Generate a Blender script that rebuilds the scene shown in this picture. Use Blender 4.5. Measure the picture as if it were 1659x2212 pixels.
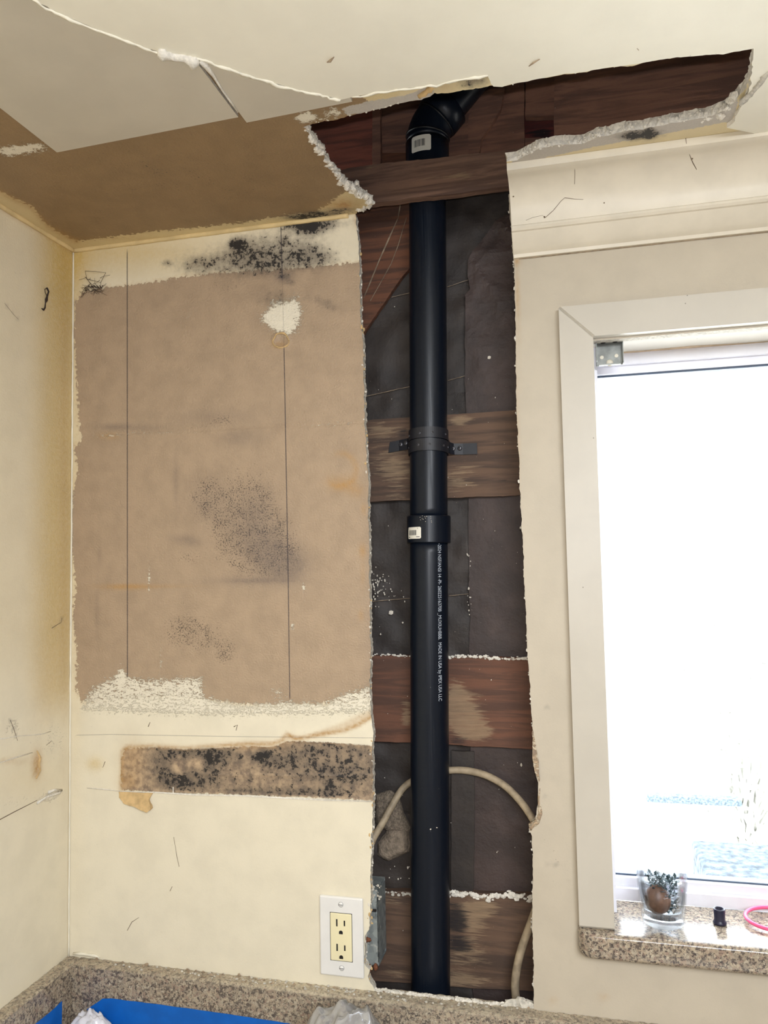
import bpy, bmesh, math, random
import numpy as np
from mathutils import Vector, Matrix
from mathutils.geometry import delaunay_2d_cdt

# ------------------------------------------------------------------ scene, camera, light
for o in list(bpy.data.objects):
    bpy.data.objects.remove(o, do_unlink=True)
S = bpy.context.scene
COL = S.collection
H = 2.192                                    # ceiling height
IW, IH, FPX = 1659.0, 2212.0, 1680.0         # photograph frame and focal length in its pixels
def _axes(yaw, pit, rol):
    y, p, r = math.radians(yaw), math.radians(pit), math.radians(rol)
    f = np.array([math.sin(y)*math.cos(p), math.cos(y)*math.cos(p), math.sin(p)])
    rt = np.array([math.cos(y), -math.sin(y), 0.0]); up = np.cross(rt, f)
    return np.array([math.cos(r)*rt + math.sin(r)*up, -math.sin(r)*rt + math.cos(r)*up, f])
AX = _axes(-13.70, 3.646, -1.072)
EYE = np.array([0.8317, -1.16, 1.64])
cam_d = bpy.data.cameras.new('camera'); cam = bpy.data.objects.new('camera', cam_d); COL.objects.link(cam)
cam_d.sensor_fit = 'VERTICAL'; cam_d.sensor_height = 36.0; cam_d.lens = FPX/IH*36.0
cam_d.clip_start = 0.02; cam_d.clip_end = 200
mw = Matrix.Identity(4)
for i in range(3):
    mw[i][0] = AX[0][i]; mw[i][1] = AX[1][i]; mw[i][2] = -AX[2][i]; mw[i][3] = EYE[i]
cam.matrix_world = mw
S.camera = cam

SKY_STRENGTH = 9.0
FLASH_W = 2.6
LAMP_W = 57.0
S.view_settings.view_transform = 'Standard'
S.view_settings.look = 'None'
S.view_settings.gamma = 1.0
S.view_settings.exposure = 0.22
try: S.view_settings.use_curve_mapping = False
except Exception: pass
world = bpy.data.worlds.new('overcast_sky'); S.world = world; world.use_nodes = True
bg = world.node_tree.nodes['Background']
bg.inputs[0].default_value = (0.93, 0.97, 1.0, 1); bg.inputs[1].default_value = SKY_STRENGTH

def light(name, kind, loc, rot_to, power, size, color):
    d = bpy.data.lights.new(name, kind); d.energy = power; d.color = color
    if kind == 'AREA':
        d.shape = 'DISK' if not isinstance(size, tuple) else 'RECTANGLE'
        if isinstance(size, tuple): d.size, d.size_y = size
        else: d.size = size
    o = bpy.data.objects.new(name, d); COL.objects.link(o); o.location = loc
    o.rotation_euler = (Vector(rot_to) - Vector(loc)).to_track_quat('-Z', 'Y').to_euler()
    return o
fl = EYE + AX[1]*0.036 + AX[0]*0.006
light('phone_flash', 'AREA', fl, fl + AX[2], FLASH_W, 0.011, (0.97, 0.985, 1.03))
light('room_lamp', 'AREA', (1.25, -1.75, 2.14), (1.0, -1.35, 0.9), LAMP_W, (0.9, 0.9), (0.95, 0.995, 1.05))

# ------------------------------------------------------------------ geometry helpers
def _ray(px, py):
    v = np.array([px-IW/2, -(py-IH/2), FPX]); return AX.T @ v
def atY(px, py, y=0.0):
    v = _ray(px, py); return EYE + v*(y-EYE[1])/v[1]
def atZ(px, py, z):
    v = _ray(px, py); return EYE + v*(z-EYE[2])/v[2]
def atX(px, py, x=0.0):
    v = _ray(px, py); return EYE + v*(x-EYE[0])/v[0]
def atP(px, py, p, n):
    v = _ray(px, py); n = np.array(n, float); return EYE + v*(((np.array(p)-EYE) @ n)/(v @ n))
def project(pts):
    d = (np.asarray(pts, float)-EYE) @ AX.T
    return np.stack([IW/2+FPX*d[:, 0]/d[:, 2], IH/2-FPX*d[:, 1]/d[:, 2]], 1)
def xz(pts, y=0.0): return [tuple(atY(a, b, y)[[0, 2]]) for a, b in pts]
def xy(pts, z=H): return [tuple(atZ(a, b, z)[[0, 1]]) for a, b in pts]
def yz(pts, x=0.0): return [tuple(atX(a, b, x)[[1, 2]]) for a, b in pts]

def in_poly(P, poly):
    x, y = P[:, 0], P[:, 1]; r = np.zeros(len(P), bool); n = len(poly); j = n-1
    for i in range(n):
        xi, yi = poly[i]; xj, yj = poly[j]
        c = ((yi > y) != (yj > y)) & (x < (xj-xi)*(y-yi)/((yj-yi) or 1e-12)+xi)
        r ^= c; j = i
    return r
def seg_dist(P, line, closed=False):
    L = [np.array(p, float) for p in line]
    if closed: L.append(L[0])
    d = np.full(len(P), 1e9)
    for a, b in zip(L[:-1], L[1:]):
        ab = b-a; t = np.clip(((P-a) @ ab)/max(ab @ ab, 1e-12), 0, 1)
        d = np.minimum(d, np.hypot(*(P-(a+t[:, None]*ab)).T))
    return d
def sdf(P, poly):
    d = seg_dist(P, poly, True); return np.where(in_poly(P, poly), d, -d)
def gauss(P, gs):
    r = np.zeros(len(P))
    for g in gs:
        x, y, sx, sy, a = g[:5]; an = math.radians(g[5]) if len(g) > 5 else 0
        dx, dy = P[:, 0]-x, P[:, 1]-y
        u = dx*math.cos(an)+dy*math.sin(an); v = -dx*math.sin(an)+dy*math.cos(an)
        r += a*np.exp(-.5*((u/sx)**2+(v/sy)**2))
    return r

def rag(pts, amp=0.0012, step=0.003, seed=0, closed=False):
    """subdivide a 2D polyline and roughen it with a few octaves"""
    rn = np.random.RandomState(seed); L = list(pts)
    if closed: L.append(L[0])
    out = []
    for a, b in zip(L[:-1], L[1:]):
        a = np.array(a); b = np.array(b); n = max(1, int(np.hypot(*(b-a))/step))
        for k in range(n): out.append(a+(b-a)*k/n)
    if not closed: out.append(np.array(L[-1], float))
    out = np.array(out); N = len(out)
    off = np.zeros((N, 2))
    for o, w in ((1, .7), (3, .9), (9, .7)):
        m = max(2, N//o+2); c = rn.uniform(-1, 1, (m, 2)); t = np.linspace(0, m-1.001, N); i = t.astype(int); f = (t-i)[:, None]
        off += w*(c[i]*(1-f)+c[np.minimum(i+1, m-1)]*f)
    off *= amp
    if not closed: off[0] = 0; off[-1] = 0
    return [tuple(p) for p in out+off]

PLANES = {
    'wall': (lambda u, v, o: (u, o, v), (0, 1, 0)),       # u = x, v = z, faces -y
    'ceil': (lambda u, v, o: (u, v, o), (0, 0, 1)),       # u = x, v = y, faces -z
    'left': (lambda u, v, o: (o, u, v), (-1, 0, 0)),      # u = y, v = z, faces +x
    'top':  (lambda u, v, o: (u, v, o), (0, 0, -1)),      # faces +z
}
def tag(o, label=None, cat=None, group=None, kind=None):
    if label: o['label'] = label
    if cat: o['category'] = cat
    if group: o['group'] = group
    if kind: o['kind'] = kind
    return o
def link(name, me, mats, parent=None, smooth=False, label=None, cat=None, group=None, kind=None):
    o = bpy.data.objects.new(name, me); COL.objects.link(o)
    for m in (mats if isinstance(mats, (list, tuple)) else [mats]): me.materials.append(m)
    if parent is not None: o.parent = parent
    if smooth: me.polygons.foreach_set('use_smooth', [True]*len(me.polygons))
    return tag(o, label, cat, group, kind)
def empty(name, loc=(0, 0, 0), **k):
    o = bpy.data.objects.new(name, None); COL.objects.link(o); o.location = loc; o.empty_display_size = .05
    return tag(o, **k)
def adopt(parent, *objs):
    for o in objs:
        o.parent = parent; o.matrix_parent_inverse = Matrix.Translation(-Vector(parent.location))

def slab(name, outline, plane, off, thick, mats, parent=None, spacing=None, fine=None, attrs=None, disp=None, crumble=0.0, seed=0, **k):
    """a plate cut to an outline: triangulated face with its own inner grid, a crumbly edge and a back"""
    f3, nv = PLANES[plane]; nv = np.array(nv, float)
    ring = [tuple(map(float, p)) for p in outline]; n = len(ring)
    pts = list(ring)
    if spacing:
        R = np.array(ring); lo, hi = R.min(0), R.max(0)
        if fine: lo = np.maximum(lo, fine[0]); hi = np.minimum(hi, fine[1])
        gx = np.arange(lo[0]+spacing*.5, hi[0], spacing); gy = np.arange(lo[1]+spacing*.5, hi[1], spacing)
        G = np.stack(np.meshgrid(gx, gy), -1).reshape(-1, 2)
        G = G + np.random.RandomState(seed).uniform(-.12, .12, G.shape)*spacing
        G = G[in_poly(G, ring)]
        if len(G): G = G[seg_dist(G, ring, True) > spacing*.45]
        pts += [tuple(p) for p in G]
    edges = [(i, (i+1) % n) for i in range(n)]
    r = delaunay_2d_cdt([Vector(p) for p in pts], edges, [], 1, 1e-7)
    V2 = np.array([tuple(v) for v in r[0]]); F = [tuple(f) for f in r[2]]
    V = np.array([f3(u, v, off) for u, v in V2]); nf = len(V)
    if disp is not None: V = V + nv*disp(V)[:, None]
    a, b, c = V[F[0][0]], V[F[0][1]], V[F[0][2]]
    if np.cross(b-a, c-a) @ nv > 0: F = [t[::-1] for t in F]
    cnt = {}
    for t in F:
        for i in range(len(t)):
            cnt[(t[i], t[(i+1) % len(t)])] = 1
    bnd = [e for e in cnt if (e[1], e[0]) not in cnt]
    bv = sorted({i for e in bnd for i in e}); idx = {v: j for j, v in enumerate(bv)}
    rn = np.random.RandomState(seed+7); B = V[bv]
    t1 = np.abs(nv) < .5
    mid = B+nv*thick*.5+rn.uniform(-1, 1, B.shape)*t1*crumble
    bk = B+nv*thick+rn.uniform(-1, 1, B.shape)*t1*crumble
    AV = np.concatenate([V, mid, bk]); m0, b0 = nf, nf+len(bv)
    SF = []
    for i, j in bnd:
        SF.append((j, i, m0+idx[i], m0+idx[j])); SF.append((m0+idx[j], m0+idx[i], b0+idx[i], b0+idx[j]))
    if not spacing: BF = [tuple(b0+idx[i] for i in t[::-1]) for t in F] if all(i in idx for t in F for i in t) else []
    else:
        r2 = delaunay_2d_cdt([Vector(p) for p in ring], edges, [], 1, 1e-7); BF = []
        base = len(AV); AV = np.concatenate([AV, np.array([f3(u[0], u[1], off) for u in r2[0]])+nv*thick])
        BF = [tuple(base+i for i in t) for t in r2[2]]
    me = bpy.data.meshes.new(name); me.from_pydata([tuple(v) for v in AV], [], F+SF+BF)
    if isinstance(mats, (list, tuple)) and len(mats) > 1:
        mi = [0]*len(F)+[1]*(len(SF)+len(BF)); me.polygons.foreach_set('material_index', mi)
    if attrs is not None:
        for kx, val in attrs(V).items():
            at = me.attributes.new(kx, 'FLOAT', 'POINT'); full = np.zeros(len(AV), np.float32); full[:nf] = val
            full[m0:m0+len(bv)] = val[bv]; full[b0:b0+len(bv)] = val[bv]
            at.data.foreach_set('value', full)
    me.update(); o = link(name, me, mats, parent, **k)
    return o

class MB:
    """collects boxes, tubes and turned shapes into one mesh"""
    def __init__(s): s.v = []; s.f = []; s.m = []
    def add(s, V, F, mi=0):
        b = len(s.v); s.v += [tuple(map(float, p)) for p in V]; s.f += [tuple(b+i for i in t) for t in F]; s.m += [mi]*len(F); return s
    def box(s, lo, hi, mi=0, bev=0.0):
        bm = bmesh.new(); bmesh.ops.create_cube(bm, size=1.0)
        lo = np.array(lo, float); hi = np.array(hi, float)
        for v in bm.verts: v.co = Vector((lo+hi)/2)+Vector((hi-lo)*np.array(v.co))
        if bev: bmesh.ops.bevel(bm, geom=bm.edges[:]+bm.verts[:], offset=bev, segments=2, profile=.5, affect='EDGES')
        bm.verts.index_update(); V = [tuple(v.co) for v in bm.verts]; F = [tuple(v.index for v in f.verts) for f in bm.faces]; bm.free()
        return s.add(V, F, mi)
    def prism(s, poly, f3, o0, o1, mi=0):
        n = len(poly); V = [f3(u, v, o0) for u, v in poly]+[f3(u, v, o1) for u, v in poly]
        F = [tuple(range(n)), tuple(range(2*n-1, n-1, -1))]+[(i, n+i, n+(i+1) % n, (i+1) % n) for i in range(n)]
        return s.add(V, F, mi)
    def tube(s, path, rad, n=10, mi=0, jit=0.0, seed=0, flat=1.0, caps=True):
        P = np.array(path, float); N = len(P); rr0 = np.atleast_1d(np.array(rad, float)); rads = np.interp(np.linspace(0, 1, N), np.linspace(0, 1, len(rr0)), rr0) if len(rr0) > 1 else np.full(N, rr0[0]); rn = np.random.RandomState(seed)
        T = np.gradient(P, axis=0); T /= np.linalg.norm(T, axis=1)[:, None]+1e-12
        up = np.array([0, 1, 0.]) if abs(T[0][1]) < .9 else np.array([1, 0, 0.])
        V = []
        u = np.cross(T[0], up); u /= np.linalg.norm(u)
        for i in range(N):
            u = u-T[i]*(u @ T[i]); u /= np.linalg.norm(u)+1e-12; w = np.cross(T[i], u)
            for k in range(n):
                a = 2*math.pi*k/n; r = rads[i]*(1+(rn.uniform(-jit, jit) if jit else 0))
                V.append(P[i]+r*(math.cos(a)*u+math.sin(a)*w*flat))
        F = [(i*n+k, i*n+(k+1) % n, (i+1)*n+(k+1) % n, (i+1)*n+k) for i in range(N-1) for k in range(n)]
        if caps: F += [tuple(range(n-1, -1, -1)), tuple((N-1)*n+k for k in range(n))]
        return s.add(V, F, mi)
    def lathe(s, prof, c, n=32, mi=0, axis=(0, 0, 1), close=False):
        """prof = (radius, height) pairs, turned about an axis through c"""
        ax = np.array(axis, float); ax /= np.linalg.norm(ax); e1 = np.cross(ax, [0, 1, 0.] if abs(ax[1]) < .9 else [1, 0, 0.]); e1 /= np.linalg.norm(e1); e2 = np.cross(ax, e1)
        c = np.array(c, float); V = []
        for r, h in prof:
            for k in range(n):
                a = 2*math.pi*k/n; V.append(c+ax*h+r*(math.cos(a)*e1+math.sin(a)*e2))
        m = len(prof); F = [(i*n+k, i*n+(k+1) % n, (i+1)*n+(k+1) % n, (i+1)*n+k) for i in range(m-1) for k in range(n)]
        if close: F += [tuple(range(n-1, -1, -1)), tuple((m-1)*n+k for k in range(n))]
        return s.add(V, F, mi)
    def rock(s, c, r, seed=0, mi=0, sub=1):
        bm = bmesh.new(); bmesh.ops.create_icosphere(bm, subdivisions=sub, radius=1.0); rn = np.random.RandomState(seed)
        r = np.array(r if hasattr(r, '__len__') else (r, r, r), float)
        V = [np.array(c)+np.array(v.co)*r*rn.uniform(.65, 1.2) for v in bm.verts]
        bm.verts.index_update(); F = [tuple(v.index for v in f.verts) for f in bm.faces]; bm.free(); return s.add(V, F, mi)
    def build(s, name, mats, parent=None, smooth=False, **k):
        me = bpy.data.meshes.new(name); me.from_pydata(s.v, [], s.f)
        if isinstance(mats, (list, tuple)) and len(mats) > 1: me.polygons.foreach_set('material_index', s.m)
        bm = bmesh.new(); bm.from_mesh(me); bmesh.ops.recalc_face_normals(bm, faces=bm.faces[:]); bm.to_mesh(me); bm.free()
        me.update(); return link(name, me, mats, parent, smooth, **k)

# ------------------------------------------------------------------ material helpers
def srgb(r, g, b):
    f = lambda c: (c/255/12.92) if c/255 <= .04045 else ((c/255+.055)/1.055)**2.4
    return (f(r), f(g), f(b), 1.0)
class G:
    def __init__(s, name):
        s.mat = bpy.data.materials.new(name); s.mat.use_nodes = True; s.t = s.mat.node_tree
        s.b = s.t.nodes['Principled BSDF']; s.out = s.t.nodes['Material Output']; s._co = None
        s.b.inputs['Roughness'].default_value = .6
    def node(s, typ): return s.t.nodes.new(typ)
    def con(s, a, i):
        if hasattr(a, 'is_linked'): s.t.links.new(a, i)
        else:
            try: i.default_value = a
            except Exception: i.default_value = tuple(a)[:3]
    def co(s, scale=None, rot=None):
        if s._co is None: s._co = s.node('ShaderNodeTexCoord').outputs['Object']
        if scale is None and rot is None: return s._co
        m = s.node('ShaderNodeMapping'); s.con(s._co, m.inputs[0])
        if rot is not None: m.inputs['Rotation'].default_value = rot
        if scale is not None: m.inputs['Scale'].default_value = scale
        return m.outputs[0]
    def noise(s, scale, detail=4, rough=.55, co=None, dist=0.0):
        n = s.node('ShaderNodeTexNoise'); n.inputs['Scale'].default_value = scale; n.inputs['Detail'].default_value = detail
        n.inputs['Roughness'].default_value = rough; n.inputs['Distortion'].default_value = dist
        s.con(co if co is not None else s.co(), n.inputs['Vector']); return n.outputs['Fac']
    def vor(s, scale, co=None, feat='F1', out='Color', rnd=1.0):
        n = s.node('ShaderNodeTexVoronoi'); n.feature = feat; n.inputs['Scale'].default_value = scale; n.inputs['Randomness'].default_value = rnd
        s.con(co if co is not None else s.co(), n.inputs['Vector']); return n.outputs[out]
    def m(s, op, a, b=0.0, clamp=False):
        n = s.node('ShaderNodeMath'); n.operation = op; n.use_clamp = clamp; s.con(a, n.inputs[0]); s.con(b, n.inputs[1]); return n.outputs[0]
    def step(s, x, lo, hi, a=0.0, b=1.0):
        n = s.node('ShaderNodeMapRange'); n.interpolation_type = 'SMOOTHSTEP'
        s.con(x, n.inputs[0]); n.inputs[1].default_value = lo; n.inputs[2].default_value = hi; n.inputs[3].default_value = a; n.inputs[4].default_value = b
        return n.outputs[0]
    def mix(s, f, a, b):
        n = s.node('ShaderNodeMix'); n.data_type = 'RGBA'; s.con(f, n.inputs[0]); s.con(a, n.inputs[6]); s.con(b, n.inputs[7]); return n.outputs[2]
    def ramp(s, f, stops, const=False):
        n = s.node('ShaderNodeValToRGB'); r = n.color_ramp; r.interpolation = 'CONSTANT' if const else 'LINEAR'
        while len(r.elements) < len(stops): r.elements.new(.5)
        for e, (p, c) in zip(r.elements, stops): e.position = p; e.color = c
        s.con(f, n.inputs[0]); return n.outputs[0]
    def attr(s, name):
        n = s.node('ShaderNodeAttribute'); n.attribute_name = name; return n.outputs['Fac']
    def sep(s, v, i):
        n = s.node('ShaderNodeSeparateXYZ'); s.con(v, n.inputs[0]); return n.outputs[i]
    def bump(s, h, strength=.3, dist=.001):
        n = s.node('ShaderNodeBump'); n.inputs['Strength'].default_value = strength; n.inputs['Distance'].default_value = dist
        s.con(h, n.inputs['Height']); s.t.links.new(n.outputs[0], s.b.inputs['Normal'])
    def done(s, color=None, rough=None, **k):
        if color is not None: s.con(color, s.b.inputs['Base Color'])
        if rough is not None: s.con(rough, s.b.inputs['Roughness'])
        for kk, v in k.items(): s.con(v, s.b.inputs[kk.replace('_', ' ')])
        return s.mat
def spotted(name, c, rough=.4):
    g = G(name); n = g.noise(14, 5); col = g.mix(g.step(n, .3, .7), tuple(x*.95 for x in c[:3])+(1,), c)
    d = g.m('MULTIPLY', g.step(g.vor(46, out='Distance'), .05, .03), g.step(g.sep(g.vor(46), 0), .60, .64))
    col = g.mix(g.m('MULTIPLY', d, .7), col, srgb(92, 80, 64)); g.bump(g.noise(90, 3), .08, .0008); return g.done(col, rough)
def simple(name, c, rough=.6, var=.12, scale=40, bump=0.0, bscale=300, bdist=.0005, **k):
    g = G(name); n = g.noise(scale, 6); d = tuple(x*(1-var) for x in c[:3])+(1,); l = tuple(min(1, x*(1+var)) for x in c[:3])+(1,)
    col = g.mix(g.step(n, .3, .7), d, l)
    if bump: g.bump(g.noise(bscale, 4), bump, bdist)
    return g.done(col, rough, **k)

CREAM = srgb(232, 223, 200); CREAM_Y = srgb(206, 178, 112); BROWN = srgb(176, 153, 127); BLACK = srgb(22, 21, 24)
def wall_paint(name, cream=CREAM, brown=BROWN, tan=srgb(205, 178, 135)):
    """old painted plasterboard: attributes say where each paint, skim, mould and stain lies; noise gives the edges"""
    g = G(name); fine = g.noise(900, 3); mid = g.noise(160, 7, .6); big = g.noise(18, 5); grit = g.noise(420, 8, .7)
    base = g.mix(g.step(big, .35, .7), cream, tuple(c*.93 for c in cream[:3])+(1,))
    base = g.mix(g.m('MULTIPLY', g.attr('yel'), g.step(mid, .25, .75, .75, 1.0), True), base, CREAM_Y)
    e = g.m('ADD', g.attr('brown'), g.m('MULTIPLY', g.m('SUBTRACT', mid, .5), 34.0))
    bm_ = g.step(e, -1.2, 1.2)
    rim = g.m('MULTIPLY', g.step(e, -9, -2), g.m('SUBTRACT', 1.0, bm_))
    base = g.mix(g.m('MULTIPLY', rim, .25), base, tan)
    br = g.mix(g.step(g.noise(30, 6), .3, .75), brown, tuple(c*.86 for c in brown[:3])+(1,))
    col = g.mix(bm_, base, br)
    wt = g.step(g.m('ADD', g.attr('white'), g.m('ADD', g.m('MULTIPLY', g.m('SUBTRACT', g.noise(110, 11, .78, g.co((1, 1, 2.4)), .4), .5), 2.4), g.m('MULTIPLY', g.m('SUBTRACT', grit, .5), .9))), .42, .56)
    col = g.mix(wt, col, g.mix(mid, srgb(220, 211, 190), srgb(240, 232, 212)))
    grey = g.step(g.m('ADD', g.attr('grey'), g.m('MULTIPLY', g.m('SUBTRACT', mid, .5), 1.2)), .4, .6)
    col = g.mix(grey, col, g.mix(grit, srgb(168, 160, 150), srgb(205, 198, 188)))
    # torn strip of paper underlayer
    st = g.step(g.m('ADD', g.attr('strip'), g.m('MULTIPLY', g.m('SUBTRACT', mid, .5), 16.0)), -1.0, 1.5)
    sc = g.mix(g.step(g.noise(70, 8, .65), .35, .62), srgb(126, 108, 92), srgb(192, 166, 134))
    col = g.mix(st, col, sc)
    # stains
    stn = g.m('MULTIPLY', g.attr('stain'), g.step(mid, .2, .8, .55, 1.1), True)
    col = g.mix(stn, col, srgb(178, 138, 84))
    # mould: soft grey halo, dense black islands, pepper specks
    mo = g.attr('mold'); n1 = g.noise(85, 10, .68); n2 = g.noise(240, 8, .7)
    halo = g.m('MULTIPLY', g.step(g.m('ADD', mo, g.m('MULTIPLY', g.m('SUBTRACT', n1, .5), .9)), .05, .8), .80)
    col = g.mix(halo, col, srgb(98, 88, 78))
    blk = g.step(g.m('ADD', g.m('ADD', mo, g.m('MULTIPLY', g.m('SUBTRACT', n1, .5), 2.6)), g.m('MULTIPLY', g.m('SUBTRACT', n2, .5), 2.2)),   .70, .88)
    col = g.mix(g.m('MULTIPLY', blk, .94), col, BLACK)
    sp = g.step(g.m('ADD', g.m('ADD', g.m('MULTIPLY', g.attr('speck'), .26), g.m('MULTIPLY', g.noise(400, 7, .76), .8)), g.m('MULTIPLY', g.noise(70, 5, .6), .2)), .635, .70)
    col = g.mix(g.m('MULTIPLY', sp, .85), col, srgb(44, 36, 36))
    sm = g.m('MULTIPLY', g.attr('smudge'), g.step(g.noise(150, 12, .8), .2, .8, .35, 1.15), True)
    col = g.mix(sm, col, srgb(78, 72, 76))
    # pencil lines and scuffs
    for a, ex, w in (('la', 'lax', 1.0), ('lb', 'lbx', 1.0), ('lc', 'lcx', .7)):
        lm = g.m('MULTIPLY', g.step(g.m('ABSOLUTE', g.attr(a)), w*1.6, w*.5), g.attr(ex))
        col = g.mix(g.m('MULTIPLY', lm, g.step(fine, .3, .5, .35, .85)), col, srgb(48, 42, 52))
    dirt = g.step(g.vor(95, out='Distance'), .045, .02); keep = g.step(g.vor(95, out='Color'), .86, .9)
    col = g.mix(g.m('MULTIPLY', g.m('MULTIPLY', dirt, keep), .6), col, srgb(120, 100, 76))
    g.bump(g.m('ADD', g.m('MULTIPLY', g.noise(330, 3), g.m('ADD', .10, g.m('MULTIPLY', g.m('MAXIMUM', bm_, g.attr('yel')), .9))), g.m('MULTIPLY', g.m('ADD', wt, st), .5)), .7, .0018)
    return g.done(col, .55)
def wood(name, c1, c2, c3=None, rot=(0, 0, 0), stretch=(3, 40, 40), rough=.75, worn=srgb(168, 142, 112), wornamt=True):
    g = G(name); co = g.co(stretch, rot); n = g.noise(2.2, 9, .62, co, .6); n2 = g.noise(7, 6, .7, co); blotch = g.noise(9, 6)
    col = g.mix(g.step(n, .38, .62), c1, c2)
    col = g.mix(g.step(n2, .56, .72, 0, .55), col, c3 or tuple(c*.45 for c in c1[:3])+(1,))
    col = g.mix(g.step(blotch, .45, .75, 0, .5), col, tuple(c*.55 for c in c1[:3])+(1,))
    if wornamt:
        w = g.step(g.m('ADD', g.attr('worn'), g.m('MULTIPLY', g.m('SUBTRACT', g.noise(5, 9, .7, g.co(stretch, rot), 1.2), .5), 2.4)), .45, .85)
        col = g.mix(g.m('MULTIPLY', g.m('MULTIPLY', w, g.step(n2, .3, .7, 1.0, .55)), .85), col, g.mix(n, worn, tuple(c*.6 for c in worn[:3])+(1,)))
        d = g.step(g.m('ADD', g.attr('dark'), g.m('MULTIPLY', g.m('SUBTRACT', g.noise(5, 9, .7, g.co(stretch, rot), .8), .5), 1.6)), .4, .8)
        col = g.mix(g.m('MULTIPLY', d, .9), col, srgb(26, 24, 27))
    dust = g.step(g.noise(260, 3), .73, .78, 0, .7); col = g.mix(dust, col, srgb(190, 175, 155))
    g.bump(g.m('ADD', n, g.m('MULTIPLY', g.noise(400, 3), .3)), .45, .0012)
    return g.done(col, rough)
def granite_mat():
    g = G('speckled_granite'); co = g.co()
    warp = g.node('ShaderNodeMix'); warp.data_type = 'VECTOR'; nz = g.node('ShaderNodeTexNoise'); nz.inputs['Scale'].default_value = 260; nz.inputs['Detail'].default_value = 4
    g.con(co, nz.inputs['Vector']); warp.inputs[0].default_value = .0045; g.con(co, warp.inputs[4]); g.con(nz.outputs['Color'], warp.inputs[5]); wc_ = warp.outputs[1]
    v = g.sep(g.vor(270, wc_), 0); big = g.noise(14, 5, .6)
    col = g.ramp(g.m('ADD', v, g.m('MULTIPLY', g.m('SUBTRACT', big, .5), .5)), [(0, srgb(140, 126, 110)), (.25, srgb(178, 163, 140)), (.5, srgb(146, 124, 110)), (.62, srgb(180, 168, 148)), (.85, srgb(150, 138, 122))])
    col = g.mix(g.step(g.noise(190, 7, .66), .515, .575, 0, .85), col, srgb(74, 66, 64))
    col = g.mix(g.step(g.noise(330, 5, .7, g.co((1, 1, 1), (.4, .2, .1))), .55, .61, 0, .85), col, srgb(52, 48, 50))
    col = g.mix(g.step(g.noise(230, 5, .62, g.co((1, 1, 1), (1.1, .3, .7))), .60, .66, 0, .7), col, srgb(206, 194, 172))
    dust = g.m('MULTIPLY', g.attr('dust'), g.step(g.noise(260, 8, .75), .30, .58), True)
    col = g.mix(dust, col, srgb(206, 194, 168))
    g.bump(g.noise(300, 4), .06, .0004)
    return g.done(col, g.step(g.attr('dust'), .05, .5, .20, .8))
M = {}
M['wall'] = wall_paint('painted_wallboard')
M['gypsum'] = simple('broken_gypsum_edge', srgb(196, 190, 178), .9, .22, 240, .8, 500, .001)
M['gypsum_white'] = simple('chalky_white_gypsum', srgb(226, 220, 208), .9, .12, 240, .9, 420, .001)
M['ceil'] = wall_paint('old_ceiling_paint', srgb(222, 206, 166), srgb(150, 124, 90))
M['cream_ceiling'] = simple('cream_ceiling_paint', srgb(238, 233, 216), .6, .03, 12, .1, 300)
M['patch'] = simple('greige_board_paint', srgb(198, 190, 173), .6, .04, 14, .06, 300)
M['trim'] = simple('painted_trim', srgb(220, 211, 193), .4, .05, 18, .08, 90, .0008)
M['casing'] = spotted('white_casing_paint', srgb(195, 188, 175))
M['vinyl'] = simple('white_vinyl', srgb(228, 228, 236), .3, .02)
M['gasket'] = simple('dark_glazing_gasket', srgb(40, 60, 84), .4)
M['granite'] = granite_mat()
M['fillet'] = simple('yellowed_fillet_paint', srgb(216, 192, 142), .6, .12, 30, .2, 200)
M['crack'] = simple('dark_crack', srgb(112, 96, 78), .9)
M['dirt_shadow'] = simple('grime_and_shadow', srgb(150, 132, 110), .9, .3, 120)  # grime on marks, and the painted shadow line under the crown
M['paper_torn'] = simple('torn_tan_paper', srgb(200, 170, 122), .9, .2, 60, .3)
M['cream_bead'] = simple('cream_caulk', srgb(232, 226, 208), .5, .05)
RB1, RB2 = srgb(92, 62, 46), srgb(66, 46, 38)
M['board'] = wood('old_brown_board', srgb(104, 80, 63), srgb(76, 59, 49))
M['board_red'] = wood('reddish_board', srgb(112, 74, 55), srgb(84, 58, 46))
M['beam'] = wood('dark_beam', srgb(134, 103, 86), srgb(96, 73, 63))
M['header'] = wood('dark_header', srgb(150, 108, 88), srgb(112, 82, 70), stretch=(3, 30, 30))
M['header_red'] = wood('red_header', srgb(152, 90, 72), srgb(112, 70, 60), stretch=(3, 30, 30))
M['notch_shade'] = wood('notch_shaded_red', srgb(112, 48, 42), srgb(84, 40, 38), stretch=(3, 30, 30))  # red wood darkened to paint in the shade of the square notch
M['brace'] = wood('orange_brace', srgb(116, 74, 52), srgb(80, 54, 42), rot=(0, math.radians(58), 0))
g = G('tar_paper'); n = g.noise(14, 6); f = g.noise(120, 6, .7)
c = g.mix(g.step(n, .35, .65), srgb(47, 41, 38), srgb(60, 52, 47)); c = g.mix(g.step(f, .55, .75, 0, .4), c, srgb(38, 34, 34))
c = g.mix(g.step(g.noise(420, 2), .76, .80, 0, .8), c, srgb(180, 170, 155)); g.bump(g.noise(55, 8, .65), .5, .003); M['tar'] = g.done(c, .62)
g = G('tar_paper_reddish'); n = g.noise(14, 6); c = g.mix(g.step(n, .35, .65), srgb(56, 45, 42), srgb(72, 58, 54))
c = g.mix(g.step(g.noise(420, 2), .76, .80, 0, .8), c, srgb(180, 170, 155)); g.bump(g.noise(70, 8, .65), .6, .003); M['tar2'] = g.done(c, .6)
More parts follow.
